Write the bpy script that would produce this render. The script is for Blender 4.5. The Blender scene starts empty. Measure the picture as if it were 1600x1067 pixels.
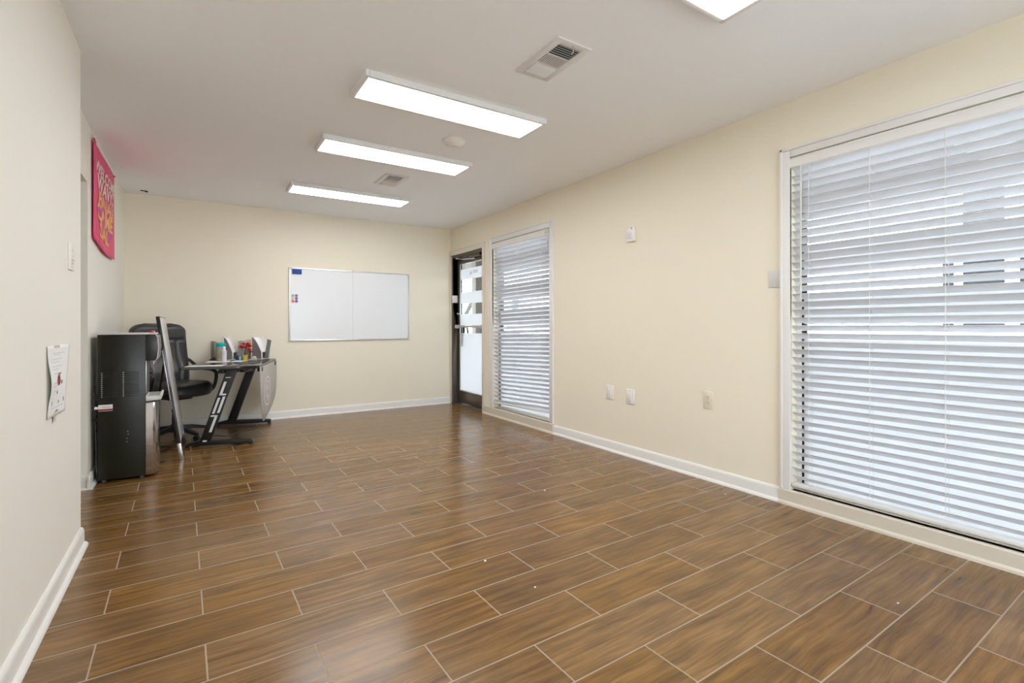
import bpy, bmesh, math, random
from mathutils import Vector, Matrix
PI = math.pi
R = math.radians
random.seed(7)
sc = bpy.context.scene
C = bpy.data.collections.new('room'); sc.collection.children.link(C)

# ------------------------------------------------------------------ camera
F_PX, CY_PX, HC = 772.3237, 509.5166, 1.08
YAW, ROLL = R(32.7017), R(0.0445)
cd = bpy.data.cameras.new('camera'); cam = bpy.data.objects.new('camera', cd); C.objects.link(cam)
f0 = Vector((math.sin(YAW), math.cos(YAW), 0)); r0 = Vector((math.cos(YAW), -math.sin(YAW), 0)); d0 = Vector((0, 0, -1))
rr = r0*math.cos(ROLL)+d0*math.sin(ROLL); dd = d0*math.cos(ROLL)-r0*math.sin(ROLL)
mw = Matrix.Identity(4)
for i in range(3):
    mw[i][0] = rr[i]; mw[i][1] = -dd[i]; mw[i][2] = -f0[i]
mw[2][3] = HC
cam.matrix_world = mw
cd.sensor_width = 36; cd.lens = F_PX/1600*36
cd.shift_y = -(533.5-CY_PX)/1600
cd.clip_start = 0.02
sc.camera = cam

# ------------------------------------------------------------------ world, exposure
LED = 16.5          # the four ceiling panels
DAY = 10.0           # overcast sky outside
w = bpy.data.worlds.new('overcast_sky'); sc.world = w; w.use_nodes = True
bg = w.node_tree.nodes['Background']
bg.inputs[0].default_value = (0.86, 0.93, 1.0, 1); bg.inputs[1].default_value = DAY
sc.view_settings.view_transform = 'Standard'; sc.view_settings.look = 'None'
sc.view_settings.exposure = 0.0; sc.view_settings.gamma = 1.0
sc.view_settings.use_curve_mapping = False
sc.cycles.use_denoising = True
sc.cycles.max_bounces = 14; sc.cycles.diffuse_bounces = 12; sc.cycles.transparent_max_bounces = 16
sc.cycles.transmission_bounces = 8; sc.cycles.sample_clamp_indirect = 6.0
sc.cycles.caustics_reflective = True; sc.cycles.blur_glossy = 0.6; sc.cycles.caustics_refractive = False

# ------------------------------------------------------------------ room numbers (metres)
XR, YF, ZC = 3.038, 6.334, 2.44
XL1, YE, XL2 = -0.473, 3.20, -0.599
YB = -1.6           # wall behind the camera
DOOR = (5.40, 6.30, 0.0, 2.06)
WIN1 = (4.01, 5.147, 0.10, 2.082)     # far window
WIN2 = (-0.12, 1.602, 0.09, 2.097)    # near window

# ------------------------------------------------------------------ materials
def srgb(r, g, b):
    f = lambda c: (c/255/12.92) if c/255 <= 0.04045 else ((c/255+0.055)/1.055)**2.4
    return (f(r), f(g), f(b), 1)
class NT:
    def __init__(s, name):
        s.m = bpy.data.materials.new(name); s.m.use_nodes = True
        s.t = s.m.node_tree; s.b = s.t.nodes['Principled BSDF']; s.out = s.t.nodes['Material Output']
    def n(s, typ, **kw):
        x = s.t.nodes.new(typ)
        for k, v in kw.items(): setattr(x, k, v)
        return x
    def l(s, a, b): s.t.links.new(a, b)
    def math(s, op, a, b=None, c=None):
        x = s.n('ShaderNodeMath', operation=op)
        for i, v in enumerate((a, b, c)):
            if v is None: continue
            if isinstance(v, (int, float)): x.inputs[i].default_value = v
            else: s.l(v, x.inputs[i])
        return x.outputs[0]
    def mix(s, fac, a, b, blend='MIX'):
        x = s.n('ShaderNodeMix', data_type='RGBA', blend_type=blend)
        for sock, v in ((x.inputs[0], fac), (x.inputs[6], a), (x.inputs[7], b)):
            if isinstance(v, (int, float)): sock.default_value = v
            elif isinstance(v, tuple): sock.default_value = v
            else: s.l(v, sock)
        return x.outputs[2]
    def bump(s, height, strength, dist=0.002):
        x = s.n('ShaderNodeBump'); x.inputs['Strength'].default_value = strength; x.inputs['Distance'].default_value = dist
        s.l(height, x.inputs['Height']); s.l(x.outputs[0], s.b.inputs['Normal'])
def mat(name, col, rough=0.5, metal=0.0, spec=0.5, var=0.04, scale=40.0, bump=0.0, coat=0.0, trans=0.0):
    k = NT(name); b = k.b
    co = k.n('ShaderNodeTexCoord'); no = k.n('ShaderNodeTexNoise'); no.inputs['Scale'].default_value = scale
    k.l(co.outputs['Object'], no.inputs['Vector'])
    if var:
        dark = tuple(c*(1-var) for c in col[:3])+(1,); lite = tuple(min(1, c*(1+var)) for c in col[:3])+(1,)
        k.l(k.mix(no.outputs[0], dark, lite), b.inputs['Base Color'])
    else: b.inputs['Base Color'].default_value = col
    b.inputs['Roughness'].default_value = rough; b.inputs['Metallic'].default_value = metal
    b.inputs['Specular IOR Level'].default_value = spec
    b.inputs['Coat Weight'].default_value = coat
    b.inputs['Transmission Weight'].default_value = trans
    if bump: k.bump(no.outputs[0], bump)
    return k.m
M = {}
def paint(name, col, rough=0.55):
    k = NT(name); co = k.n('ShaderNodeTexCoord')
    big = k.n('ShaderNodeTexNoise'); big.inputs['Scale'].default_value = 1.3; big.inputs['Detail'].default_value = 3
    fine = k.n('ShaderNodeTexNoise'); fine.inputs['Scale'].default_value = 160; fine.inputs['Detail'].default_value = 2
    k.l(co.outputs['Object'], big.inputs[0]); k.l(co.outputs['Object'], fine.inputs[0])
    k.l(k.mix(big.outputs[0], tuple(c*0.975 for c in col[:3])+(1,), tuple(min(1, c*1.02) for c in col[:3])+(1,)), k.b.inputs['Base Color'])
    k.b.inputs['Roughness'].default_value = rough; k.b.inputs['Specular IOR Level'].default_value = 0.3
    k.bump(fine.outputs[0], 0.12, 0.001)
    return k.m
M['wall'] = paint('cream_wall_paint', (0.85, 0.79, 0.655, 1))
M['wall_pale'] = paint('pale_left_wall', (0.84, 0.815, 0.755, 1))  # left-hand walls: less saturated base colour than the cream
M['ceiling'] = paint('ceiling_paint', (0.93, 0.945, 0.97, 1), 0.8)
M['trim'] = paint('white_trim_paint', (0.80, 0.785, 0.76, 1), 0.35)
M['trim_cool'] = paint('window_casing_paint', (0.80, 0.79, 0.775, 1), 0.35)
M['trim_cream'] = paint('cream_trim_paint', (0.74, 0.69, 0.59, 1), 0.4)
M['apron'] = paint('beige_board_paint', (0.66, 0.60, 0.51, 1), 0.4)
M['white_metal'] = mat('white_enamel', (0.78, 0.78, 0.78, 1), 0.35, var=0.02)
M['vent_white'] = mat('vent_enamel', (0.74, 0.73, 0.72, 1), 0.45, var=0.02)
M['plastic_white'] = mat('white_plastic', (0.82, 0.80, 0.77, 1), 0.35, var=0.02)
M['plastic_grey'] = mat('pale_grey_plastic', (0.66, 0.66, 0.645, 1), 0.4, var=0.02)
M['plastic_cream'] = mat('cream_plastic', (0.76, 0.69, 0.57, 1), 0.38, var=0.02)
M['dark'] = mat('black_void', (0.012, 0.012, 0.012, 1), 0.6, var=0)
M['duct'] = mat('duct_grey', (0.035, 0.033, 0.03, 1), 0.6, var=0.05)
M['bronze'] = mat('dark_bronze_metal', (0.13, 0.105, 0.088, 1), 0.38, 0.5, var=0.1, scale=15)
M['closer'] = mat('closer_bronze', (0.10, 0.085, 0.07, 1), 0.3, 0.8, var=0.1)
M['steel'] = mat('brushed_steel', (0.55, 0.54, 0.52, 1), 0.28, 1.0, var=0.06, scale=60)
M['chrome'] = mat('soft_chrome', (0.50, 0.46, 0.45, 1), 0.16, 1.0, var=0.04)
M['alu'] = mat('aluminium', (0.66, 0.67, 0.68, 1), 0.35, 0.9, var=0.03)
M['board'] = mat('whiteboard_enamel', (0.83, 0.85, 0.88, 1), 0.22, var=0.01, scale=3)
M['blue'] = mat('blue_felt', srgb(38, 78, 160), 0.7, var=0.1)
M['black_paint'] = mat('black_painted_steel', (0.015, 0.015, 0.010, 1), 0.33, spec=0.4, var=0.2, scale=6)
M['black_plastic'] = mat('black_plastic', (0.018, 0.018, 0.018, 1), 0.35, var=0.1)
M['desk_top'] = mat('desk_black_laminate', (0.022, 0.022, 0.021, 1), 0.16, var=0.2, scale=30)
M['edge_grey'] = mat('charcoal_edge', (0.075, 0.075, 0.072, 1), 0.4, var=0.1)
M['desk_metal'] = mat('desk_black_powdercoat', (0.012, 0.012, 0.012, 1), 0.38, var=0.1)
M['mark_white'] = mat('white_print', (0.78, 0.78, 0.80, 1), 0.5, var=0)
M['panel_grey'] = mat('silver_grey_panel', (0.43, 0.41, 0.41, 1), 0.35, 0.25, var=0.05)
M['leather'] = mat('black_leather', (0.030, 0.030, 0.032, 1), 0.36, spec=0.6, var=0.25, scale=55, bump=0.15)
M['nylon'] = mat('black_nylon', (0.02, 0.02, 0.02, 1), 0.3, var=0.1)
M['mirror'] = mat('glossy_grey_face', (0.60, 0.59, 0.60, 1), 0.25, 0.15, var=0.08, scale=4)
M['gloss_edge'] = mat('glossy_black_edge', (0.02, 0.02, 0.02, 1), 0.15, var=0.1)
M['rail_glint'] = mat('rail_glint_grey', (0.45, 0.42, 0.42, 1), 0.25, 0.8, var=0.05)  # pale grey standing in for the gloss on the black rail and leg
M['paper'] = mat('white_paper', (0.80, 0.80, 0.80, 1), 0.75, var=0.02, scale=8)
M['paper_cream'] = mat('paper_edge_cream', (0.74, 0.66, 0.47, 1), 0.8, var=0.02)
M['ink'] = mat('grey_ink', (0.55, 0.55, 0.58, 1), 0.8, var=0.05)
M['ink_dark'] = mat('dark_ink', (0.12, 0.13, 0.13, 1), 0.8, var=0.05)
M['ink_mid'] = mat('mid_grey_ink', (0.30, 0.31, 0.32, 1), 0.8, var=0.05)
M['red_ink'] = mat('brick_red_ink', srgb(150, 42, 42), 0.7, var=0.15)
M['tape'] = mat('clear_tape', (0.62, 0.58, 0.55, 1), 0.3, var=0.05)
M['pink'] = mat('crimson_pink_vinyl', srgb(226, 40, 112), 0.42, var=0.08, scale=5)
M['pink_purple'] = mat('magenta_print', srgb(206, 56, 140), 0.5, var=0.15, scale=9)
M['orange_print'] = mat('orange_print', srgb(244, 182, 96), 0.5, var=0.12, scale=20)
M['pale_print'] = mat('white_banner_print', srgb(236, 226, 220), 0.5, var=0.05)
M['teal'] = mat('teal_plastic', srgb(0, 172, 178), 0.3, var=0.06)
M['clear_plastic'] = mat('cloudy_plastic', (0.62, 0.63, 0.55, 1), 0.2, var=0.1, trans=0.35)
M['lavender'] = mat('pale_lavender_plastic', (0.72, 0.68, 0.72, 1), 0.35, var=0.04)
M['mesh_grey'] = mat('grey_wire_mesh', (0.30, 0.29, 0.29, 1), 0.5, 0.3, var=0.15, scale=200)
M['holder_white'] = mat('holder_white_plastic', (0.84, 0.83, 0.82, 1), 0.3, var=0.02)
M['file_grey'] = mat('file_grey', (0.38, 0.35, 0.35, 1), 0.5, var=0.15)
M['file_purple'] = mat('file_mauve', (0.46, 0.42, 0.46, 1), 0.5, var=0.1)
M['olive'] = mat('olive_print', (0.36, 0.34, 0.23, 1), 0.5, var=0.4, scale=22)
M['tan'] = mat('tan_card', (0.55, 0.48, 0.36, 1), 0.6, var=0.2, scale=25)
M['petal'] = mat('red_petal', srgb(206, 6, 28), 0.5, var=0.2, scale=60)
M['stem'] = mat('green_stem', srgb(84, 92, 48), 0.6, var=0.2)
M['royal'] = mat('royal_blue_plastic', srgb(24, 50, 140), 0.35, var=0.1)
M['mint'] = mat('mint_plastic', srgb(140, 214, 204), 0.4, var=0.1)
M['yellow'] = mat('ochre_plastic', srgb(196, 166, 74), 0.5, var=0.1)
M['red'] = mat('red_plastic', srgb(190, 20, 45), 0.35, var=0.05)
M['ext_white'] = mat('white_siding_paint', (0.78, 0.79, 0.80, 1), 0.7, var=0.03, scale=2)
M['ext_glass'] = mat('dark_window_glass', (0.03, 0.032, 0.036, 1), 0.15, var=0.1)
M['soffit'] = mat('taupe_soffit', (0.085, 0.074, 0.060, 1), 0.8, var=0.06, scale=3)
M['post'] = mat('brown_post_paint', (0.055, 0.046, 0.040, 1), 0.6, var=0.1, scale=9)
M['paving'] = mat('concrete_paving', (0.66, 0.65, 0.64, 1), 0.85, var=0.12, scale=3)
M['bark'] = mat('grey_bark', (0.09, 0.085, 0.08, 1), 0.9, var=0.3, scale=20)
M['leaf'] = mat('grey_green_leaf', (0.14, 0.18, 0.12, 1), 0.7, var=0.3, scale=9)
M['roofing'] = mat('grey_shingle', (0.20, 0.20, 0.21, 1), 0.9, var=0.2, scale=8)
# slats pass a little daylight through
k = NT('white_slat_vinyl')
k.b.inputs['Base Color'].default_value = (0.87, 0.87, 0.875, 1); k.b.inputs['Roughness'].default_value = 0.38
tr = k.n('ShaderNodeBsdfTranslucent'); tr.inputs[0].default_value = (0.85, 0.87, 0.92, 1)
mx = k.n('ShaderNodeMixShader'); mx.inputs[0].default_value = 0.38
k.l(k.b.outputs[0], mx.inputs[1]); k.l(tr.outputs[0], mx.inputs[2]); k.l(mx.outputs[0], k.out.inputs[0]); M['slat'] = k.m
# frosted film: scatters the daylight
k = NT('frosted_film')
k.b.inputs['Base Color'].default_value = (0.80, 0.82, 0.85, 1); k.b.inputs['Roughness'].default_value = 0.5
tr = k.n('ShaderNodeBsdfTranslucent'); tr.inputs[0].default_value = (0.84, 0.84, 0.85, 1)
mx = k.n('ShaderNodeMixShader'); mx.inputs[0].default_value = 0.72
k.l(k.b.outputs[0], mx.inputs[1]); k.l(tr.outputs[0], mx.inputs[2]); k.l(mx.outputs[0], k.out.inputs[0]); M['film'] = k.m
# window glass
k = NT('window_glass')
tp = k.n('ShaderNodeBsdfTransparent'); tp.inputs[0].default_value = (0.95, 0.965, 0.96, 1)
gl = k.n('ShaderNodeBsdfGlossy'); gl.inputs['Roughness'].default_value = 0.02
fr = k.n('ShaderNodeFresnel'); geo = k.n('ShaderNodeNewGeometry'); k.l(k.math('SUBTRACT', 1.45, k.math('MULTIPLY', geo.outputs['Backfacing'], 1.45-1/1.45)), fr.inputs[0])
mx = k.n('ShaderNodeMixShader'); k.l(fr.outputs[0], mx.inputs[0]); k.l(tp.outputs[0], mx.inputs[1]); k.l(gl.outputs[0], mx.inputs[2])
k.l(mx.outputs[0], k.out.inputs[0]); M['glass'] = k.m
# lamp diffuser
k = NT('led_diffuser')
em = k.n('ShaderNodeEmission'); em.inputs[0].default_value = (0.97, 0.985, 1.0, 1); em.inputs[1].default_value = LED
k.l(em.outputs[0], k.out.inputs[0]); M['led'] = k.m
# tile floor: 0.618 x 0.2085 m wood-look tiles, each row shifted by half a tile
k = NT('wood_look_tile')
TW, TL, TX, TY, TR = 0.2085, 0.6179, -0.2434, 2.6018, R(1.0427)
co = k.n('ShaderNodeTexCoord'); sp = k.n('ShaderNodeSeparateXYZ'); k.l(co.outputs['Object'], sp.inputs[0])
ca, sa = math.cos(TR), math.sin(TR)
lx = k.math('ADD', k.math('MULTIPLY', sp.outputs[0], ca), k.math('MULTIPLY', sp.outputs[1], sa))
ly = k.math('SUBTRACT', k.math('MULTIPLY', sp.outputs[1], ca), k.math('MULTIPLY', sp.outputs[0], sa))
rv = k.math('DIVIDE', k.math('SUBTRACT', TY, ly), TW); row = k.math('FLOOR', rv); fv = k.math('FRACT', rv)
uu = k.math('SUBTRACT', k.math('DIVIDE', k.math('SUBTRACT', lx, TX), TL), k.math('MULTIPLY', row, 0.5))
col = k.math('FLOOR', uu); fu = k.math('FRACT', uu)
du = k.math('MULTIPLY', k.math('MINIMUM', fu, k.math('SUBTRACT', 1.0, fu)), TL)
dv = k.math('MULTIPLY', k.math('MINIMUM', fv, k.math('SUBTRACT', 1.0, fv)), TW)
dist = k.math('MINIMUM', du, dv)
mr = k.n('ShaderNodeMapRange'); mr.interpolation_type = 'SMOOTHSTEP'
k.l(dist, mr.inputs[0]); mr.inputs[1].default_value = 0.0018; mr.inputs[2].default_value = 0.0030; mr.inputs[3].default_value = 0; mr.inputs[4].default_value = 1
tile = mr.outputs[0]
cid = k.n('ShaderNodeCombineXYZ'); k.l(row, cid.inputs[0]); k.l(col, cid.inputs[1])
wn = k.n('ShaderNodeTexWhiteNoise', noise_dimensions='2D'); k.l(cid.outputs[0], wn.inputs[0])
sw = k.n('ShaderNodeSeparateColor'); k.l(wn.outputs['Color'], sw.inputs[0])
gx = k.math('ADD', k.math('MULTIPLY', lx, 1.0), k.math('MULTIPLY', sw.outputs[0], 37.0))
gy = k.math('ADD', ly, k.math('MULTIPLY', sw.outputs[1], 53.0))
def vec(x, y):
    c = k.n('ShaderNodeCombineXYZ'); k.l(x, c.inputs[0]); k.l(y, c.inputs[1]); return c.outputs[0]
warp = k.n('ShaderNodeTexNoise'); warp.inputs['Scale'].default_value = 1.0; warp.inputs['Detail'].default_value = 2
k.l(vec(k.math('MULTIPLY', gx, 3.2), k.math('MULTIPLY', gy, 6.0)), warp.inputs[0])
wgy = k.math('ADD', gy, k.math('MULTIPLY', k.math('SUBTRACT', warp.outputs[0], 0.5), 0.045))
g1 = k.n('ShaderNodeTexNoise'); g1.inputs['Scale'].default_value = 1; g1.inputs['Detail'].default_value = 7; g1.inputs['Roughness'].default_value = 0.62
k.l(vec(k.math('MULTIPLY', gx, 2.3), k.math('MULTIPLY', wgy, 42)), g1.inputs[0])
g2 = k.n('ShaderNodeTexNoise'); g2.inputs['Scale'].default_value = 1; g2.inputs['Detail'].default_value = 3
k.l(vec(k.math('MULTIPLY', gx, 7), k.math('MULTIPLY', wgy, 210)), g2.inputs[0])
g3 = k.n('ShaderNodeTexNoise'); g3.inputs['Scale'].default_value = 1; g3.inputs['Detail'].default_value = 3
k.l(vec(k.math('MULTIPLY', gx, 4.0), k.math('MULTIPLY', gy, 11)), g3.inputs[0])
r1 = k.n('ShaderNodeValToRGB'); k.l(g1.outputs[0], r1.inputs[0])
e = r1.color_ramp.elements; e[0].position = 0.28; e[0].color = (0.120, 0.055, 0.012, 1); e[1].position = 0.72; e[1].color = (0.390, 0.207, 0.054, 1)
x = e.new(0.5); x.color = (0.265, 0.126, 0.025, 1)
c1 = k.mix(0.66, r1.outputs[0], k.mix(g2.outputs[0], (0.25, 0.25, 0.25, 1), (1.0, 1.0, 1.0, 1)), 'MULTIPLY')
r3 = k.n('ShaderNodeMapRange'); k.l(g3.outputs[0], r3.inputs[0]); r3.inputs[1].default_value = 0.48; r3.inputs[2].default_value = 0.70
c2 = k.mix(k.math('MULTIPLY', r3.outputs[0], 0.48), c1, (0.075, 0.042, 0.014, 1))
tint = k.n('ShaderNodeHueSaturation'); k.l(c2, tint.inputs['Color'])
k.l(k.math('ADD', 0.90, k.math('MULTIPLY', sw.outputs[2], 0.22)), tint.inputs['Value'])
k.l(k.math('ADD', 0.86, k.math('MULTIPLY', sw.outputs[0], 0.13)), tint.inputs['Saturation'])
k.l(k.mix(tile, (0.37, 0.285, 0.20, 1), tint.outputs[0]), k.b.inputs['Base Color'])
k.l(k.math('ADD', k.math('MULTIPLY', k.math('SUBTRACT', 1, tile), 0.45), k.math('ADD', 0.17, k.math('MULTIPLY', g1.outputs[0], 0.10))), k.b.inputs['Roughness'])
k.b.inputs['Specular IOR Level'].default_value = 0.5
k.bump(k.math('ADD', k.math('MULTIPLY', tile, 1.0), k.math('MULTIPLY', g1.outputs[0], 0.06)), 0.3, 0.0014)
M['floor'] = k.m

# ------------------------------------------------------------------ mesh helpers
def merge(bm, t, mtx=None):
    me = bpy.data.meshes.new('t'); 
    if mtx: t.transform(mtx)
    t.to_mesh(me); t.free(); bm.from_mesh(me); bpy.data.meshes.remove(me)
def box(bm, lo, hi, bevel=0.0, seg=2, mtx=None):
    t = bmesh.new(); bmesh.ops.create_cube(t, size=1)
    lo = Vector(lo); hi = Vector(hi); s = hi-lo; c = (hi+lo)/2
    for v in t.verts: v.co = Vector((v.co.x*s.x, v.co.y*s.y, v.co.z*s.z))+c
    if bevel: bmesh.ops.bevel(t, geom=t.edges[:], offset=min(bevel, min(abs(q) for q in s)*0.45), segments=seg, affect='EDGES', profile=0.5)
    merge(bm, t, mtx)
def tube(bm, pts, r, n=8, caps=True):
    pts = [Vector(p) for p in pts]; rs = r if isinstance(r, (list, tuple)) else [r]*len(pts)
    rings = []; up = Vector((0, 0, 1)); prev = None
    for i, p in enumerate(pts):
        d = (pts[min(i+1, len(pts)-1)]-pts[max(i-1, 0)]).normalized()
        if prev is None:
            a = up if abs(d.dot(up)) < 0.9 else Vector((1, 0, 0)); x = d.cross(a).normalized()
        else: x = (prev-d*prev.dot(d)).normalized()
        prev = x; y = d.cross(x)
        rings.append([bm.verts.new(p+(x*math.cos(2*PI*j/n)+y*math.sin(2*PI*j/n))*rs[i]) for j in range(n)])
    for a, b in zip(rings, rings[1:]):
        for j in range(n): bm.faces.new((a[j], a[(j+1) % n], b[(j+1) % n], b[j]))
    if caps: bm.faces.new(rings[0][::-1]); bm.faces.new(rings[-1])
def bez(p0, p1, p2, p3, n=12):
    p0, p1, p2, p3 = map(Vector, (p0, p1, p2, p3))
    return [p0*(1-t)**3+p1*3*t*(1-t)**2+p2*3*t*t*(1-t)+p3*t**3 for t in [i/n for i in range(n+1)]]
def smooth_path(pts, sub=6):
    pts = [Vector(p) for p in pts]; out = []
    for i in range(len(pts)-1):
        a = pts[max(i-1, 0)]; b = pts[i]; c = pts[i+1]; d = pts[min(i+2, len(pts)-1)]
        for s in range(sub):
            t = s/sub
            out.append(0.5*((2*b)+(c-a)*t+(2*a-5*b+4*c-d)*t*t+(3*b-a-3*c+d)*t**3))
    return out+[pts[-1]]
def lathe(bm, prof, n=24, c=(0, 0, 0), mtx=None):
    t = bmesh.new(); rings = []
    for r, z in prof:
        if r < 1e-6: rings.append([t.verts.new((c[0], c[1], c[2]+z))])
        else: rings.append([t.verts.new((c[0]+r*math.cos(2*PI*j/n), c[1]+r*math.sin(2*PI*j/n), c[2]+z)) for j in range(n)])
    for a, b in zip(rings, rings[1:]):
        for j in range(n):
            q = [a[j % len(a)], a[(j+1) % len(a)], b[(j+1) % len(b)], b[j % len(b)]]
            u = []
            for v in q:
                if v not in u: u.append(v)
            if len(u) > 2: t.faces.new(u)
    for e in (rings[0], rings[-1]):
        if len(e) > 2: t.faces.new(e if e is rings[-1] else e[::-1])
    merge(bm, t, mtx)
def prism(bm, poly, d0, d1, ax='z', bevel=0.0):
    """extrude a 2-D outline along an axis; the outline's two coordinates are the other axes in x,y,z order"""
    t = bmesh.new()
    def P(u, v, d): return {'x': (d, u, v), 'y': (u, d, v), 'z': (u, v, d)}[ax]
    a = [t.verts.new(P(u, v, d0)) for u, v in poly]; b = [t.verts.new(P(u, v, d1)) for u, v in poly]
    n = len(poly); t.faces.new(a); t.faces.new(b[::-1])
    for i in range(n): t.faces.new((a[i], b[i], b[(i+1) % n], a[(i+1) % n]))
    bmesh.ops.recalc_face_normals(t, faces=t.faces[:])
    if bevel:
        es = [e for e in t.edges if (e.verts[0] in a) == (e.verts[1] in a)]
        bmesh.ops.bevel(t, geom=es, offset=bevel, segments=2, affect='EDGES', profile=0.5)
    merge(bm, t)
def grid(bm, fn, nu, nv, closed_u=False):
    vs = [[bm.verts.new(fn(i/nu, j/nv)) for i in range(nu if closed_u else nu+1)] for j in range(nv+1)]
    for j in range(nv):
        for i in range(nu):
            i2 = (i+1) % nu if closed_u else i+1
            bm.faces.new((vs[j][i], vs[j][i2], vs[j+1][i2], vs[j+1][i]))
    return vs
def obj(name, bm, m, parent=None, sharp=35, solid=0.0):
    bmesh.ops.remove_doubles(bm, verts=bm.verts[:], dist=1e-6)
    bmesh.ops.recalc_face_normals(bm, faces=bm.faces[:])
    me = bpy.data.meshes.new(name); bm.to_mesh(me); bm.free()
    for p in me.polygons: p.use_smooth = True
    me.set_sharp_from_angle(angle=R(sharp))
    me.materials.append(m if not isinstance(m, str) else M[m])
    o = bpy.data.objects.new(name, me); C.objects.link(o)
    if parent: o.parent = parent
    if solid:
        s = o.modifiers.new('thickness', 'SOLIDIFY'); s.thickness = solid; s.offset = 0
    return o
def tag(o, label, cat, group=None):
    o['label'] = label; o['category'] = cat
    if group: o['group'] = group
    return o
def thing(name, label, cat, loc=(0, 0, 0), rotz=0.0, group=None):
    o = bpy.data.objects.new(name, None); C.objects.link(o); o.empty_display_size = 0.1
    o.location = loc; o.rotation_euler = (0, 0, rotz)
    return tag(o, label, cat, group)
def struct(name, bm, m, parent=None, sharp=35):
    o = obj(name, bm, m, parent, sharp)
    if not parent: o['kind'] = 'structure'
    return o
def dup(root, loc, rotz, label, group=None):
    r = root.copy(); C.objects.link(r); r.location = loc; r.rotation_euler = (0, 0, rotz); r['label'] = label
    if group: r['group'] = group
    for ch in list(root.children):
        c = ch.copy(); C.objects.link(c); c.parent = r
        for g in list(ch.children):
            d = g.copy(); C.objects.link(d); d.parent = c
    return r
def text_mesh(bm, s, size, depth, mtx, bold=0.0):
    cu = bpy.data.curves.new('t', 'FONT'); cu.body = s; cu.size = size; cu.extrude = depth; cu.offset = bold
    cu.align_x = 'CENTER'; cu.align_y = 'CENTER'; cu.resolution_u = 3
    o = bpy.data.objects.new('t', cu); sc.collection.objects.link(o)
    dg = bpy.context.evaluated_depsgraph_get(); me = bpy.data.meshes.new_from_object(o.evaluated_get(dg))
    me.transform(mtx); bm.from_mesh(me); bpy.data.meshes.remove(me)
    bpy.data.objects.remove(o); bpy.data.curves.remove(cu)
B = bmesh.new

# ------------------------------------------------------------------ setting
def wall_x(bm, x0, x1, y0, y1, z0, z1, holes):
    """a wall slab in the plane x, with rectangular openings (y0,y1,z0,z1)"""
    ys = sorted({y0, y1, *[h[0] for h in holes], *[h[1] for h in holes]}); zs = sorted({z0, z1, *[h[2] for h in holes], *[h[3] for h in holes]})
    ok = lambda i, j: 0 <= i < len(ys)-1 and 0 <= j < len(zs)-1 and not any(h[0] <= (ys[i]+ys[i+1])/2 <= h[1] and h[2] <= (zs[j]+zs[j+1])/2 <= h[3] for h in holes)
    V = {}
    def v(x, y, z):
        if (x, y, z) not in V: V[(x, y, z)] = bm.verts.new((x, y, z))
        return V[(x, y, z)]
    for i in range(len(ys)-1):
        for j in range(len(zs)-1):
            if not ok(i, j): continue
            a, b, c, d = ys[i], ys[i+1], zs[j], zs[j+1]
            for x in (x0, x1): bm.faces.new((v(x, a, c), v(x, b, c), v(x, b, d), v(x, a, d)))
            for di, dj, e in ((-1, 0, ((a, c), (a, d))), (1, 0, ((b, c), (b, d))), (0, -1, ((a, c), (b, c))), (0, 1, ((a, d), (b, d)))):
                if not ok(i+di, j+dj):
                    (p, q), (r_, s) = e
                    bm.faces.new((v(x0, p, q), v(x0, r_, s), v(x1, r_, s), v(x1, p, q)))
bm = B(); box(bm, (-2.2, YB-0.15, -0.1), (XR+0.02, YF+0.12, 0.0)); struct('floor', bm, 'floor')
bm = B(); box(bm, (-2.2, YB-0.15, ZC), (XR+0.16, YF+0.12, ZC+0.12)); struct('ceiling', bm, 'ceiling')
bm = B(); wall_x(bm, XR, XR+0.16, YB-0.15, YF+0.12, 0, ZC, [DOOR, WIN1, WIN2]); struct('wall_right', bm, 'wall')
bm = B(); box(bm, (XL2-0.13, YF, 0), (XR, YF+0.12, ZC)); struct('wall_far', bm, 'wall')
bm = B()
BW = (0.1, 2.5, 0.35, 2.15)     # unseen clear window, added behind the camera to let in more daylight
for a, b, c, d in ((-2.2, BW[0], 0, ZC), (BW[1], XR, 0, ZC), (BW[0], BW[1], 0, BW[2]), (BW[0], BW[1], BW[3], ZC)): box(bm, (a, YB-0.12, c), (b, YB, d))
struct('wall_back', bm, 'wall')
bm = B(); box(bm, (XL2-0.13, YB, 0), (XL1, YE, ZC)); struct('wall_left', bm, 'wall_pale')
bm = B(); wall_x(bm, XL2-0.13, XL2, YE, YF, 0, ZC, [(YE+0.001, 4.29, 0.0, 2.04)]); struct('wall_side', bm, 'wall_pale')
bm = B()
box(bm, (-2.2, YE-0.1, 0), (XL2-0.13, YE, ZC)); box(bm, (-2.2, 4.8, 0), (XL2-0.13, 4.9, ZC)); box(bm, (-2.3, YE-0.1, 0), (-2.2, 4.9, ZC))
struct('wall_hall', bm, 'wall')

def base_profile(h=0.09, t=0.014, shoe=0.019):
    p = [(0, 0), (t+shoe*0.85, 0)]
    for i in range(5): a = PI/2*i/4; p.append((t+shoe*0.85*math.cos(a), shoe*math.sin(a)))
    p += [(t, h-0.022), (t-0.002, h-0.012), (t-0.006, h-0.003), (t-0.010, h), (0, h)]
    return p
def baseboard(name, m, runs, h=0.09):
    """runs: (start, end, outward normal)"""
    bm = B()
    for s, e, n in runs:
        s, e, n = Vector(s), Vector(e), Vector(n)
        pr = base_profile(h)
        a = [bm.verts.new(s+n*q+Vector((0, 0, z))) for q, z in pr]; b = [bm.verts.new(e+n*q+Vector((0, 0, z))) for q, z in pr]
        for i in range(len(pr)): bm.faces.new((a[i], a[(i+1) % len(pr)], b[(i+1) % len(pr)], b[i]))
        bm.faces.new(a[::-1]); bm.faces.new(b)
    return struct(name, bm, m)
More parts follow.
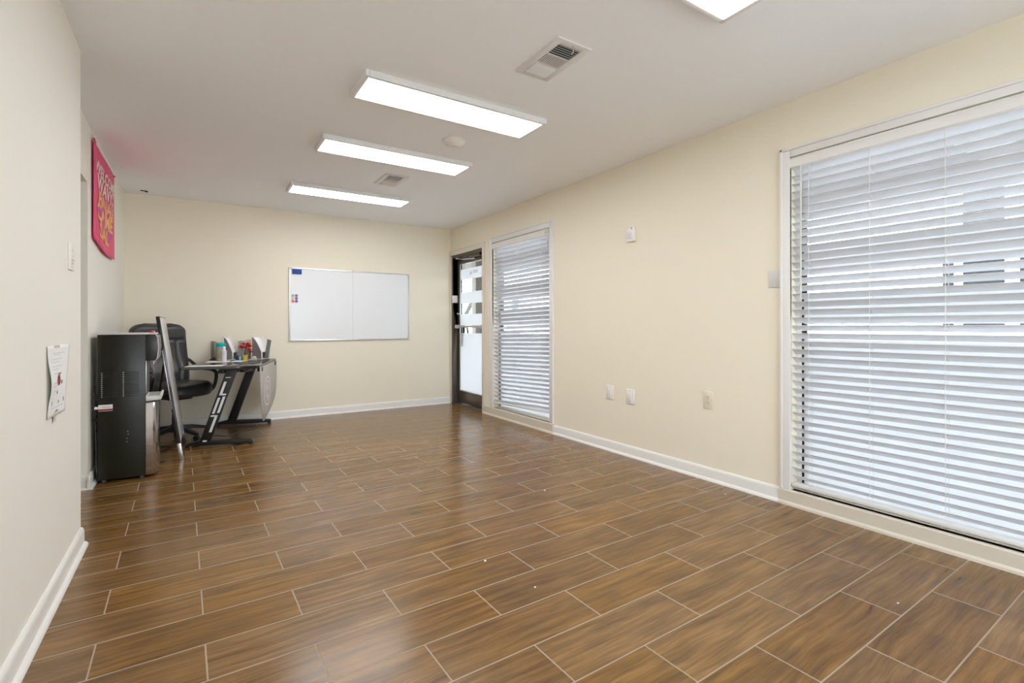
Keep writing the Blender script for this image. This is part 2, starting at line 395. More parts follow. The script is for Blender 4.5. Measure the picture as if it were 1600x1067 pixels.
baseboard('baseboard_right', 'trim', [((XR, 1.665, 0), (XR, 3.945, 0), (-1, 0, 0)), ((XR, YB, 0), (XR, -0.185, 0), (-1, 0, 0))])
baseboard('baseboard_far', 'trim', [((XL2, YF, 0), (XR-0.002, YF, 0), (0, -1, 0))])
baseboard('baseboard_left', 'trim', [((XL1, YB, 0), (XL1, YE, 0), (1, 0, 0))])
baseboard('baseboard_side', 'trim', [((XL2, 4.26, 0), (XL2, YF-0.03, 0), (1, 0, 0)), ((XL2-0.13, 4.29, 0), (XL2+0.015, 4.29, 0), (0, -1, 0))])

# window casings and the boards under the windows
def casing(name, y0, y1, z0, z1, wl, wr, wt, m, t=0.018):
    """picture-frame casing round an opening: three boards with a stepped face"""
    bm = B()
    for (a, b, c, d) in ((y1, y1+wl, z0, z1+wt), (y0-wr, y0, z0, z1+wt), (y0, y1, z1, z1+wt)):
        box(bm, (XR-t, a, c), (XR, b, d), 0.003)
    # raised outer bead
    box(bm, (XR-t-0.007, y1+wl-0.016, z0), (XR-t+0.002, y1+wl, z1+wt), 0.003)
    box(bm, (XR-t-0.007, y0-wr, z0), (XR-t+0.002, y0-wr+0.016, z1+wt), 0.003)
    box(bm, (XR-t-0.007, y0-wr, z1+wt-0.016), (XR-t+0.002, y1+wl, z1+wt), 0.003)
    return struct(name, bm, m)
casing('trim_1', WIN1[0], WIN1[1], 0.10, WIN1[3], 0.064, 0.066, 0.068, 'trim_cool')
casing('trim_2', WIN2[0], WIN2[1], 0.09, WIN2[3], 0.060, 0.060, 0.057, 'trim_cool')
def apron(name, y0, y1, h):
    bm = B(); prism(bm, [(XR, 0), (XR-0.036, 0), (XR-0.034, 0.012), (XR-0.024, 0.022), (XR-0.024, h-0.006), (XR-0.019, h), (XR+0.03, h), (XR+0.03, h-0.02), (XR, h-0.02)], y0, y1, 'y')
    return struct(name, bm, 'apron')
apron('trim_3', 3.945, 5.355, 0.10)
apron('trim_4', -0.18, 1.663, 0.09)
bm = B()
box(bm, (XR-0.02, 5.355, 0), (XR, 5.40, 2.13), 0.004); box(bm, (XR-0.02, 5.40, 2.06), (XR, YF-0.001, 2.13), 0.004); box(bm, (XR-0.02, 6.30, 0), (XR, YF-0.001, 2.06), 0.004)
struct('trim_5', bm, 'trim_cream')

# windows: frame, glass, frosted bands
BANDS = [(1.72, 1.86), (1.40, 1.54), (1.09, 1.25), (0.0, 1.0)]
def window(name, y0, y1, z0, z1, x=XR+0.088):
    f = 0.030; bm = B()
    for a, b, c, d in ((y0, y0+f, z0, z1), (y1-f, y1, z0, z1), (y0+f, y1-f, z0, z0+f*0.7), (y0+f, y1-f, z1-f, z1)):
        box(bm, (x-0.03, a, c), (x+0.04, b, d), 0.003)
    o = struct(name, bm, 'plastic_white')
    bm = B(); box(bm, (x, y0+f, z0+f*0.7), (x+0.006, y1-f, z1-f)); obj('glass_pane', bm, 'glass', o)
    bm = B()
    for a, b in BANDS: box(bm, (x-0.0035, y0+f, max(a, z0+f*0.7)), (x-0.002, y1-f, b))
    obj('frosted_film', bm, 'film', o)
    return o
window('window_1', *WIN1); window('window_2', *WIN2)
bm = B()
for a, b, c, d in ((BW[0], BW[0]+0.05, BW[2], BW[3]), (BW[1]-0.05, BW[1], BW[2], BW[3]), (BW[0]+0.05, BW[1]-0.05, BW[2], BW[2]+0.05), (BW[0]+0.05, BW[1]-0.05, BW[3]-0.05, BW[3]), (1.275, 1.325, BW[2]+0.05, BW[3]-0.05)): box(bm, (a, YB-0.09, c), (b, YB-0.03, d), 0.003)
o = struct('added_daylight_window', bm, 'plastic_white'); bm = B(); box(bm, (BW[0]+0.05, YB-0.063, BW[2]+0.05), (BW[1]-0.05, YB-0.057, BW[3]-0.05)); obj('glass_pane', bm, 'glass', o)  # added window out of view, there only for its daylight

# glazed entrance door
XD = XR+0.075
bm = B()
y0, y1, z1 = DOOR[0], DOOR[1], DOOR[3]
box(bm, (XR+0.002, y1-0.035, 0), (XR+0.135, y1-0.0005, z1-0.0005), 0.003); box(bm, (XR+0.002, y0+0.0005, 0), (XR+0.135, y0+0.035, z1-0.0005), 0.003)
box(bm, (XR+0.002, y0+0.035, z1-0.035), (XR+0.135, y1-0.035, z1-0.0005), 0.003)
box(bm, (XD+0.052, y1-0.05, 0), (XR+0.135, y1-0.035, z1-0.035)); box(bm, (XD+0.052, y0+0.035, 0), (XR+0.135, y0+0.05, z1-0.035))
box(bm, (XR-0.005, y0+0.0005, 0.0), (XR+0.135, y1-0.0005, 0.012), 0.003)
door = struct('door_1', bm, 'bronze')
a0, a1, b0, b1 = y0+0.038, y1-0.038, 0.016, z1-0.038     # leaf
st, rt, rb = 0.052, 0.075, 0.165
bm = B()
box(bm, (XD, a1-st, b0), (XD+0.045, a1, b1), 0.003); box(bm, (XD, a0, b0), (XD+0.045, a0+st, b1), 0.003)
box(bm, (XD, a0+st, b0), (XD+0.045, a1-st, b0+rb), 0.003); box(bm, (XD, a0+st, b1-rt), (XD+0.045, a1-st, b1), 0.003)
leaf = obj('leaf', bm, 'bronze', door)
g = (a0+st, a1-st, b0+rb, b1-rt)
bm = B(); box(bm, (XD+0.018, g[0], g[2]), (XD+0.026, g[1], g[3])); obj('glass_pane', bm, 'glass', door)
bm = B()
for a, b in [(1.72, 1.865), (1.39, 1.545), (1.09, 1.245), (0.0, 0.985)]: box(bm, (XD+0.0145, g[0], max(a, g[2])), (XD+0.0165, g[1], b))
obj('frosted_film', bm, 'film', door)
bm = B()
for (p, q, u, v) in ((g[1]-0.012, g[1], g[2], g[3]), (g[0], g[0]+0.012, g[2], g[3]), (g[0], g[1], g[2], g[2]+0.012), (g[0], g[1], g[3]-0.012, g[3])):
    box(bm, (XD+0.004, p, u), (XD+0.018, q, v), 0.002)
obj('glazing_bead', bm, 'alu', door)
bm = B()
tube(bm, [(XD-0.045, a0+0.02, 1.075), (XD-0.045, a1-0.02, 1.075)], 0.014, 12)
box(bm, (XD-0.06, a1-0.06, 1.05), (XD, a1-0.015, 1.10), 0.006); box(bm, (XD-0.06, a0+0.015, 1.05), (XD, a0+0.06, 1.10), 0.006)
obj('push_bar', bm, 'steel', door)
bm = B(); box(bm, (XR-0.004, y1-0.045, 1.405), (XD-0.002, y1-0.002, 1.51), 0.006); obj('strike_box', bm, 'plastic_white', door)
bm = B(); lathe(bm, [(0.0, 0.0), (0.024, 0.0), (0.024, 0.008), (0.012, 0.010), (0.011, 0.028), (0, 0.03)], 16, mtx=Matrix.Translation((XD, a1-0.027, 1.255)) @ Matrix.Rotation(-PI/2, 4, 'Y')); obj('thumb_turn', bm, 'steel', door)
bm = B()
tube(bm, smooth_path([(XD+0.045, a1-0.10, 1.07), (XD+0.10, a1-0.10, 1.05), (XD+0.10, a1-0.10, 0.84), (XD+0.045, a1-0.10, 0.82)], 4), 0.016, 8)
box(bm, (XD+0.04, a1-0.13, 0.80), (XD+0.05, a1-0.07, 1.09), 0.003)
obj('pull_handle', bm, 'black_plastic', door)
bm = B()
box(bm, (XD-0.062, 5.52, 1.985), (XD-0.002, 5.80, 2.045), 0.008); box(bm, (XD-0.05, 5.80, 1.99), (XD-0.008, 5.86, 2.035), 0.006)
box(bm, (XR+0.004, 5.68, 2.045), (XD-0.01, 5.74, 2.06), 0.003)
cl = obj('door_closer', bm, 'closer', door)
bm = B()
tube(bm, [(XD-0.03, 5.72, 1.99), (XD-0.035, 5.72, 1.965)], 0.014, 10)
tube(bm, [(XD-0.035, 5.72, 1.97), (XD-0.10, 5.92, 1.975)], [0.011, 0.009], 8); tube(bm, [(XD-0.10, 5.92, 1.975), (XR+0.03, 6.16, 2.015)], 0.008, 8)
box(bm, (XR+0.01, 6.12, 2.005), (XR+0.06, 6.20, 2.026), 0.003)
obj('closer_arm', bm, 'steel', cl)
bm = B()   # small lettering on the glass, read from outside
text_mesh(bm, '4L', 0.062, 0.0005, Matrix.Translation((XD+0.0135, 5.90, 1.795)) @ Matrix(((0, 0, -1, 0), (-1, 0, 0, 0), (0, 1, 0, 0), (0, 0, 0, 1))) @ Matrix.Scale(-1, 4, (1, 0, 0)), 0.001)
text_mesh(bm, 'UNIT', 0.062, 0.0005, Matrix.Translation((XD+0.0135, 5.765, 1.805)) @ Matrix(((0, 0, -1, 0), (-1, 0, 0, 0), (0, 1, 0, 0), (0, 0, 0, 1))) @ Matrix.Scale(-1, 4, (1, 0, 0)), 0.001)
obj('lettering', bm, 'ink', door)

# ------------------------------------------------------------------ venetian blinds
def blind(label, y0, y1, ztop, z_hi_a, z_hi_b, z_lo_a, z_lo_b, rail_a, rail_b, n, val_h, wand_y=None, cords=(), w=0.054, tilt=36, group=None, motor=False):
    """slats run y0..y1; a = end at y1 (far), b = end at y0 (near)"""
    xc = XR+0.017
    t = thing('venetian_blind', label, 'blind', (xc, 0, 0), 0, None)
    bm = B(); ca_, sa_ = math.cos(R(tilt)), math.sin(R(tilt))
    for i in range(n):
        q = i/(n-1); za = z_hi_a+(z_lo_a-z_hi_a)*q; zb = z_hi_b+(z_lo_b-z_hi_b)*q
        jit = random.uniform(-1.2, 1.2)
        c_, s_ = math.cos(R(tilt+jit)), math.sin(R(tilt+jit))
        prev = None
        for side in (0, 1):
            y = (y1, y0)[side]; zz = (za, zb)[side]; ring = []
            for j in range(7):
                u = -0.5+j/6; crown = 0.0035*(1-(2*u)**2)
                ring.append(bm.verts.new((u*w*c_+crown*s_, y, zz-(u+0.5)*w*s_+crown*c_)))
            for j in range(6, -1, -1):
                u = -0.5+j/6; crown = 0.0035*(1-(2*u)**2)-0.0024
                ring.append(bm.verts.new((u*w*c_+crown*s_, y, zz-(u+0.5)*w*s_+crown*c_)))
            if prev:
                for j in range(14): bm.faces.new((prev[j], prev[(j+1) % 14], ring[(j+1) % 14], ring[j]))
                bm.faces.new(ring)
            else: bm.faces.new(ring[::-1])
            prev = ring
    obj('slat_panel', bm, 'slat', t)
    bm = B(); box(bm, (-0.022, y0, ztop-0.045), (0.03, y1, ztop), 0.002); obj('headrail', bm, 'white_metal', t)
    bm = B(); prism(bm, [(-0.026, ztop-val_h), (-0.034, ztop-val_h+0.008), (-0.034, ztop-0.016), (-0.030, ztop-0.010), (-0.033, ztop-0.004), (-0.026, ztop), (-0.022, ztop), (-0.022, ztop-val_h)], y0-0.004, y1+0.004, 'y'); obj('valance', bm, 'trim_cool', t)
    bm = B(); tmp = B(); box(tmp, (-0.026, y0, -0.012), (0.026, y1, 0.012), 0.006)
    for v in tmp.verts:
        q = (y1-v.co.y)/(y1-y0); v.co.z += rail_a+(rail_b-rail_a)*q-0.012
    merge(bm, tmp); obj('bottom_rail', bm, 'white_metal', t)
    for y in cords:
        q = (y1-y)/(y1-y0); zb = rail_a+(rail_b-rail_a)*q
        bm = B()
        for x in (-w/2*ca_-0.001, w/2*ca_+0.001): tube(bm, [(x, y, ztop-0.04), (x, y, zb)], 0.0013, 5)
        for i in range(n):
            z = (z_hi_a+(z_lo_a-z_hi_a)*i/(n-1))*(1-q)+(z_hi_b+(z_lo_b-z_hi_b)*i/(n-1))*q
            tube(bm, [(-w/2*ca_, y, z-0.004), (w/2*ca_, y, z-w*sa_-0.004)], 0.001, 4)
        obj('ladder_cord', bm, 'white_metal', t)
    if wand_y:
        bm = B(); tube(bm, [(-0.031, wand_y, ztop-val_h+0.005), (-0.034, wand_y, 1.235)], 0.0048, 6); obj('wand', bm, 'plastic_grey', t)
    if motor:
        bm = B(); box(bm, (-0.045, y0+0.005, ztop-0.05), (-0.03, y0+0.05, ztop-0.012), 0.004); obj('valance_clip', bm, 'plastic_grey', t)
        bm = B(); tube(bm, [(-0.034, y0+0.012, ztop-0.07), (-0.036, y0+0.012, ztop-0.22)], 0.004, 6); obj('cord_tassel', bm, 'plastic_grey', t)
    return t
blind('tall white slatted blind hanging in the window beside the glazed entrance door', WIN1[0]+0.014, WIN1[1]-0.006, WIN1[3]-0.004, 2.032, 2.032, 0.205, 0.255, 0.175, 0.215, 39, 0.075, None, (5.06, 4.63, 4.16), motor=True)
blind('wide white slatted blind with a tilt wand in the big near window', WIN2[0]+0.006, WIN2[1]-0.004, WIN2[3]-0.004, 2.029, 2.029, 0.186, 0.186, 0.137, 0.137, 40, 0.066, 1.54, (1.50, 1.19, 0.873, 0.42, 0.0))

# ------------------------------------------------------------------ ceiling
def led_panel(label, y):
    t = thing('ceiling_light', label, 'ceiling light', (1.354, y, ZC), 0, 'flat LED panels in a row along the ceiling')
    X, Y, H_ = 0.595, 0.157, 0.036; r_ = 0.024
    bm = B()
    box(bm, (-X, -Y, -H_), (-X+r_, Y, 0), 0.003); box(bm, (X-r_, -Y, -H_), (X, Y, 0), 0.003)
    box(bm, (-X+r_, -Y, -H_), (X-r_, -Y+r_, 0), 0.003); box(bm, (-X+r_, Y-r_, -H_), (X-r_, Y, 0), 0.003)
    obj('frame', bm, 'white_metal', t)
    bm = B(); box(bm, (-X+r_, -Y+r_, -H_+0.002), (X-r_, Y-r_, -H_+0.007)); obj('diffuser', bm, 'led', t)
    return t
l1 = led_panel('flat LED ceiling panel nearest the round smoke detector on its window side', 2.765)
l1['label'] = 'largest fully visible LED ceiling panel, between the big air vent and the smoke detector'
def led_copy(y, lab): return dup(l1, (1.354, y, ZC), 0, lab)
led_copy(3.797, 'middle LED ceiling panel, between the smoke detector and the small far vent')
led_copy(5.165, 'LED ceiling panel closest to the whiteboard wall, beyond the small far vent')
led_copy(1.172, 'LED ceiling panel cut off by the top edge, only a bright corner showing')
def vent(label, loc):
    t = thing('ceiling_vent', label, 'air vent', loc, 0, None)
    bm = B(); box(bm, (-0.062, -0.137, -0.004), (0.062, 0.137, -0.0005)); obj('backing', bm, 'duct', t)
    bm = B()
    for a, b, c, d in ((-0.105, -0.066, -0.185, 0.185), (0.066, 0.105, -0.185, 0.185), (-0.066, 0.066, -0.185, -0.141), (-0.066, 0.066, 0.141, 0.185), (-0.066, 0.066, -0.052, -0.040), (-0.066, 0.066, 0.040, 0.052)):
        box(bm, (a, c, -0.007), (b, d, 0), 0.002)
    obj('rim', bm, 'vent_white', t)
    bm = B()
    for i in range(6):
        box(bm, (-0.066, -0.0085, -0.0008), (0.066, 0.0085, 0.0008), mtx=Matrix.Translation((0, -0.135+i*0.0165, -0.006)) @ Matrix.Rotation(R(38), 4, 'X'))
    for i in range(11):
        box(bm, (-0.0032, -0.04, -0.0008), (0.0032, 0.04, 0.0008), mtx=Matrix.Translation((-0.058+i*0.0116, 0, -0.006)) @ Matrix.Rotation(R(12), 4, 'Y'))
    for i in range(6):
        box(bm, (-0.066, -0.0105, -0.0008), (0.066, 0.0105, 0.0008), mtx=Matrix.Translation((0, 0.058+i*0.0155, -0.006)) @ Matrix.Rotation(R(-35), 4, 'X'))
    obj('louver_grille', bm, 'vent_white', t)
    bm = B()
    tube(bm, [(0.02, -0.142, -0.006), (0.02, -0.142, -0.020), (0.02, -0.128, -0.022)], 0.0022, 6); obj('damper_lever', bm, 'white_metal', t)
    for y in (-0.163, 0.163):
        bm = B(); lathe(bm, [(0.0045, 0.0), (0.004, -0.003), (0, -0.004)], 10, (0, y, -0.006)); obj('screw', bm, 'steel', t)
    return t
vent('white ceiling air vent with dark slots, beside the largest fully visible light panel', (1.54, 2.015, ZC))
vent('small-looking white ceiling vent between the two light panels nearest the whiteboard', (1.54, 4.475, ZC))
t = thing('smoke_detector', 'round white smoke detector on the ceiling between two light panels', 'smoke detector', (1.602, 3.283, ZC))
bm = B(); lathe(bm, [(0.0, 0.0), (0.082, 0.0), (0.082, -0.008), (0.078, -0.012)], 32); obj('base', bm, 'plastic_white', t)
bm = B(); lathe(bm, [(0.079, -0.010), (0.076, -0.018), (0.058, -0.032), (0.034, -0.038), (0.031, -0.036), (0.029, -0.040), (0.0, -0.042)], 32); obj('cover', bm, 'plastic_white', t)
t = tag(obj('ceiling_hook', (lambda b: (tube(b, [(-0.03, 0, -0.004), (0.03, 0, -0.006)], 0.005, 6), tube(b, smooth_path([(0.01, 0, 0), (0.01, 0, -0.012), (0.03, 0, -0.014)], 4), 0.003, 6), b)[-1])(B()), 'duct'), 'tiny dark hook on the ceiling above the office chair', 'hook')
t.location = (-0.425, 6.148, ZC)

# ------------------------------------------------------------------ things on the far wall
t = thing('whiteboard', 'wide folding whiteboard with aluminium frame hanging on the far wall', 'whiteboard', (1.676, YF, 0.905))
Wb, Hb = 0.742, 0.872
bm = B(); box(bm, (-Wb+0.01, -0.014, 0.01), (Wb-0.01, 0.0, Hb-0.01)); obj('panel', bm, 'board', t)
bm = B(); fw = 0.016
for a, b, c, d in ((-Wb, -Wb+fw, 0, Hb), (Wb-fw, Wb, 0, Hb), (-Wb+fw, Wb-fw, 0, fw), (-Wb+fw, Wb-fw, Hb-fw, Hb)): box(bm, (a, -0.02, c), (b, 0, d), 0.003)
obj('frame', bm, 'alu', t)
for x in (-Wb, Wb-0.024):
    for z in (0, Hb-0.024):
        bm = B(); box(bm, (x-0.001, -0.022, z-0.001), (x+0.025, 0, z+0.025), 0.004); obj('corner_cap', bm, 'plastic_grey', t)
bm = B(); box(bm, (-0.0025, -0.0152, fw), (0.0025, -0.012, Hb-fw)); obj('center_seam', bm, 'plastic_grey', t)
for z in (-0.004, Hb-0.008):
    bm = B(); box(bm, (-0.012, -0.021, z), (0.012, 0, z+0.012), 0.002); obj('hinge', bm, 'steel', t)
bm = B(); box(bm, (-0.012, -0.026, 0.005), (0.018, -0.005, 0.018), 0.003); 
t = thing('whiteboard_eraser', 'blue eraser stuck in the top corner of the whiteboard', 'eraser', (1.022, YF-0.0142, 1.728))
bm.free()
bm = B(); box(bm, (-0.052, -0.02, -0.029), (0.052, 0, 0.029), 0.006); obj('body', bm, 'blue', t)
bm = B(); box(bm, (-0.05, -0.006, -0.027), (0.05, 0.0, 0.027), 0.001); obj('felt', bm, 'ink_dark', t)
cols = [('mint green', srgb(120, 190, 176)), ('purple', srgb(176, 60, 168)), ('yellow', srgb(226, 205, 96)), ('blue-green', srgb(30, 130, 150)), ('coral pink', srgb(236, 96, 130)), ('plum', srgb(140, 52, 140))]
for i, (cn, c) in enumerate(cols):
    bm = B(); lathe(bm, [(0.016, 0), (0.0165, 0.004), (0.014, 0.008), (0.0, 0.009)], 16, mtx=Matrix.Rotation(PI/2, 4, 'X'))
    m_ = tag(obj('magnet', bm, mat(cn.replace(' ', '_')+'_magnet', c, 0.35, var=0.03)), f'small round {cn} magnet on the whiteboard edge', 'magnet', 'round magnets on the whiteboard')
    m_.location = (0.978+0.038*(i % 2), YF-0.0142, 1.445-0.034*(i//2))

# ------------------------------------------------------------------ plates on the right wall
def plate(name, label, cat, y, z, w_, h_, m, th=0.007, extra=None, group=None):
    t = thing(name, label, cat, (XR, y, z), 0, group)
    bm = B(); box(bm, (-th, -w_/2, -h_/2), (0, w_/2, h_/2), 0.003); obj('cover_plate', bm, m, t)
    for e_name, fn, mm in extra or []:
        for f_ in (fn if isinstance(fn, list) else [fn]):
            bm = B(); f_(bm, th); obj(e_name, bm, mm, t)
    return t
scr = lambda zs: [(lambda bm, th, z=z: lathe(bm, [(0.004, 0), (0.0035, 0.0015), (0, 0.002)], 10, mtx=Matrix.Translation((-th, 0, z)) @ Matrix.Rotation(-PI/2, 4, 'Y'))) for z in zs]
plate('blank_plate', 'white blank wall plate low on the wall, farther one of the pair', 'wall plate', 3.153, 0.506, 0.082, 0.12, 'plastic_white', extra=[('insert', lambda bm, th: box(bm, (-th-0.002, -0.018, -0.034), (-th+0.001, 0.018, 0.034), 0.001), 'plastic_white'), ('screw', scr((-0.047, 0.047)), 'steel')])
plate('cable_plate', 'bright white low wall plate between a blank plate and the cream outlet', 'wall plate', 2.911, 0.497, 0.086, 0.12, 'plastic_white', 0.012, [('insert', lambda bm, th: box(bm, (-th-0.003, -0.02, -0.036), (-th+0.001, 0.02, 0.036), 0.002), 'plastic_white'), ('screw', scr((-0.048, 0.048)), 'steel')])
def socket(z):
    def f_(bm, th):
        lathe(bm, [(0.0165, 0), (0.0165, 0.002), (0.0, 0.0025)], 18, mtx=Matrix.Translation((-th, 0, z)) @ Matrix.Rotation(-PI/2, 4, 'Y'))
    return f_
def slots(z):
    def f_(bm, th):
        for y in (-0.006, 0.006): box(bm, (-th-0.0032, y-0.0013, z-0.001), (-th-0.002, y+0.0013, z+0.008))
        lathe(bm, [(0.0026, 0), (0.0, 0.0009)], 8, mtx=Matrix.Translation((-th-0.0023, 0, z-0.008)) @ Matrix.Rotation(-PI/2, 4, 'Y'))
    return f_
plate('wall_outlet', 'cream duplex electrical outlet low on the wall nearest the big window', 'outlet', 2.175, 0.561, 0.078, 0.122, 'plastic_cream', extra=[('socket_face', [socket(-0.02), socket(0.02)], 'plastic_cream'), ('slot_mark', [slots(-0.02), slots(0.02)], 'ink_dark'), ('screw', scr((0.0,)), 'steel')])
plate('wall_plate', 'grey-white square blank plate against the casing of the big window', 'wall plate', 1.702, 1.373, 0.080, 0.108, 'plastic_grey', extra=[('screw', scr((-0.04, 0.04)), 'plastic_white')])
t = thing('wall_sensor', 'small white sensor box with a dark spot, high on the wall between the windows', 'sensor', (XR, 2.898, 1.833))
bm = B(); box(bm, (-0.026, -0.046, -0.06), (0, 0.046, 0.06), 0.008, 3); obj('housing', bm, 'plastic_white', t)
bm = B(); box(bm, (-0.030, -0.026, -0.034), (-0.024, 0.026, 0.022), 0.004); obj('lens_window', bm, 'lavender', t)
bm = B(); box(bm, (-0.0275, -0.026, 0.042), (-0.025, -0.016, 0.054), 0.001); obj('indicator', bm, 'ink_dark', t)

# ------------------------------------------------------------------ left wall
t = thing('light_switch', 'white toggle light switch near the end of the left wall', 'light switch', (XL1, 2.956, 1.394))
bm = B(); box(bm, (0, -0.046, -0.06), (0.007, 0.046, 0.06), 0.003); obj('cover_plate', bm, 'plastic_white', t)
bm = B(); box(bm, (0.004, -0.006, -0.006), (0.022, 0.006, 0.006), 0.002, mtx=Matrix.Translation((0, 0, -0.004)) @ Matrix.Rotation(R(18), 4, 'Y')); obj('toggle', bm, 'plastic_white', t)
for z in (-0.03, 0.03):
    bm = B(); lathe(bm, [(0.004, 0), (0.0035, 0.0015), (0, 0.002)], 10, mtx=Matrix.Translation((0.007, 0, z)) @ Matrix.Rotation(PI/2, 4, 'Y')); obj('screw', bm, 'steel', t)
t = thing('paper_notice', 'curling white paper notice with a red drawing, taped to the left wall', 'notice', (XL1, 2.65, 0.865))
def page(u, v, off=0.0):
    y = -0.125+0.25*u; z = -0.14+0.28*v
    curl = 0.004+0.020*u*u*(0.35+0.65*v)+0.012*(1-u)*math.sin(PI*v)**2*(0.4+0.6*math.sin(PI*1.2*v))
    return (curl+off, y+0.02*u*v-0.016*math.sin(PI*v)*(u-0.4)*0.4, z)
bm = B(); grid(bm, lambda u, v: page(u, v), 16, 20); obj('sheet', bm, 'paper', t, solid=0.0008)
bm = B()
def patch(bm, u0, u1, v0, v1, off=0.0012, nu=4, nv=2): grid(bm, lambda u, v: page(u0+(u1-u0)*u, v0+(v1-v0)*v, off), nu, nv)
for v, u0, u1 in ((0.885, 0.2, 0.78), (0.86, 0.3, 0.6), (0.80, 0.15, 0.7), (0.76, 0.15, 0.6), (0.70, 0.15, 0.72), (0.66, 0.15, 0.5), (0.60, 0.2, 0.66), (0.47, 0.12, 0.36), (0.42, 0.12, 0.34), (0.36, 0.12, 0.44), (0.12, 0.15, 0.85)):
    patch(bm, u0, u1, v, v+0.008)
obj('text_line', bm, 'ink', t)
bm = B()
cen = [(0.50+0.06*math.cos(a), 0.50+0.075*math.sin(a)) for a in [R(100+i*16) for i in range(11)]]
poly = [(c[0]-0.02*(1+0.6*math.sin(PI*i/10)), c[1]) for i, c in enumerate(cen)]+[(c[0]+0.10*(0.5+math.sin(PI*i/10)), c[1]) for i, c in reversed(list(enumerate(cen)))]
for i in range(len(cen)-1):
    q = [poly[i], poly[i+1], poly[-2-i], poly[-1-i]]
    bm.faces.new([bm.verts.new(page(u, v, 0.0015)) for u, v in q])
obj('red_drawing', bm, 'red_ink', t)
for q in ((0.46, 0.62, 0.575, 0.60), (0.62, 0.72, 0.44, 0.49), (0.40, 0.46, 0.31, 0.35), (0.15, 0.19, 0.17, 0.23), (0.54, 0.59, 0.17, 0.21), (0.82, 0.87, 0.17, 0.23), (0.42, 0.58, 0.055, 0.08)):
    bm = B(); patch(bm, *q, 0.0017); obj('ink_mark', bm, 'ink_mid', t)
bm = B(); patch(bm, 0.34, 0.58, 0.965, 1.0, 0.002); obj('tape', bm, 'tape', t)
bm = B(); grid(bm, lambda u, v: (0.0025+0.004*v, -0.035+0.05*u, -0.165+0.04*v), 2, 2); obj('tape', bm, 'tape', t)

# pink banner
t = thing('banner', 'crimson pink banner with white and orange lettering hung under the ceiling', 'banner', (XL2, 4.925, 0))
def cloth(u, v, off=0.0):
    y = -0.50+1.02*u; top = 2.385-0.004*u-0.010*math.sin(PI*u); bot = 1.690-0.035*u-0.035*math.sin(PI*u)
    z = bot+(top-bot)*v
    x = 0.010+0.004*math.sin(u*9+v*2)*(1-0.5*v)+0.006*u+0.005*math.exp(-((u-0.07)/0.05)**2)-0.004*math.exp(-((u-0.16)/0.05)**2)+0.010*math.sin(PI*u)*(1-v)**3
    return (x+off, y, z)
bm = B(); grid(bm, lambda u, v: cloth(u, v), 40, 16); obj('cloth', bm, 'pink', t, solid=0.002)
def on_cloth(bm_src, bm, off):
    for v in bm_src.verts:
        u, q = v.co.x, v.co.y
        v.co = Vector(cloth(u, q, off+max(0.0, v.co.z)))
    me = bpy.data.meshes.new('t'); bm_src.to_mesh(me); bm_src.free(); bm.from_mesh(me); bpy.data.meshes.remove(me)
def line(bm, s, u, v, su, sv, shear=0.25, bold=0.02, off=0.003):
    t_ = B(); text_mesh(t_, s, 1.0, 0.0, Matrix.Translation((u, v, 0)) @ Matrix.Diagonal((su, sv, 1, 1)) @ Matrix(((1, shear, 0, 0), (0, 1, 0, 0), (0, 0, 1, 0), (0, 0, 0, 1))), bold)
    on_cloth(t_, bm, off)
def blob(bm, u, v, ru, rv, off, n=18, wob=0.15):
    t_ = B(); ctr = t_.verts.new((u, v, 0)); ring = [t_.verts.new((u+ru*math.cos(2*PI*i/n)*(1+wob*math.sin(5*i)), v+rv*math.sin(2*PI*i/n)*(1+wob*math.cos(3*i)), 0)) for i in range(n)]
    for i in range(n): t_.faces.new((ctr, ring[i], ring[(i+1) % n]))
    on_cloth(t_, bm, off)
bm = B(); blob(bm, 0.52, 0.38, 0.36, 0.24, 0.0028, 26, 0.06); obj('magenta_patch', bm, 'pink_purple', t)
bm = B(); line(bm, 'WELCOME', 0.56, 0.80, 0.185, 0.17, 0.2, 0.03, 0.0035); line(bm, 'WAVY', 0.50, 0.655, 0.225, 0.20, 0.2, 0.03, 0.0035)
for u, v, r_ in ((0.86, 0.62, 0.03), (0.88, 0.56, 0.022), (0.84, 0.50, 0.026), (0.90, 0.71, 0.03), (0.13, 0.86, 0.02), (0.16, 0.80, 0.018), (0.74, 0.50, 0.02)): blob(bm, u, v, r_, r_*1.2, 0.0035, 8)
obj('white_lettering', bm, 'pale_print', t)
bm = B(); line(bm, 'FINAL', 0.52, 0.50, 0.24, 0.19, 0.15, 0.03, 0.004); line(bm, 'CAME', 0.46, 0.345, 0.27, 0.22, 0.1, 0.035, 0.004); line(bm, 'SAL', 0.42, 0.175, 0.26, 0.22, 0.1, 0.035, 0.004)
obj('orange_lettering', bm, 'orange_print', t)
for u in (0.005, 0.985):
    bm = B(); lathe(bm, [(0.008, 0), (0.006, 0.006), (0, 0.008)], 10, mtx=Matrix.Translation(Vector(cloth(u, 0.985, 0.001))) @ Matrix.Rotation(PI/2, 4, 'Y'))
    obj('push_pin', bm, 'duct', t)

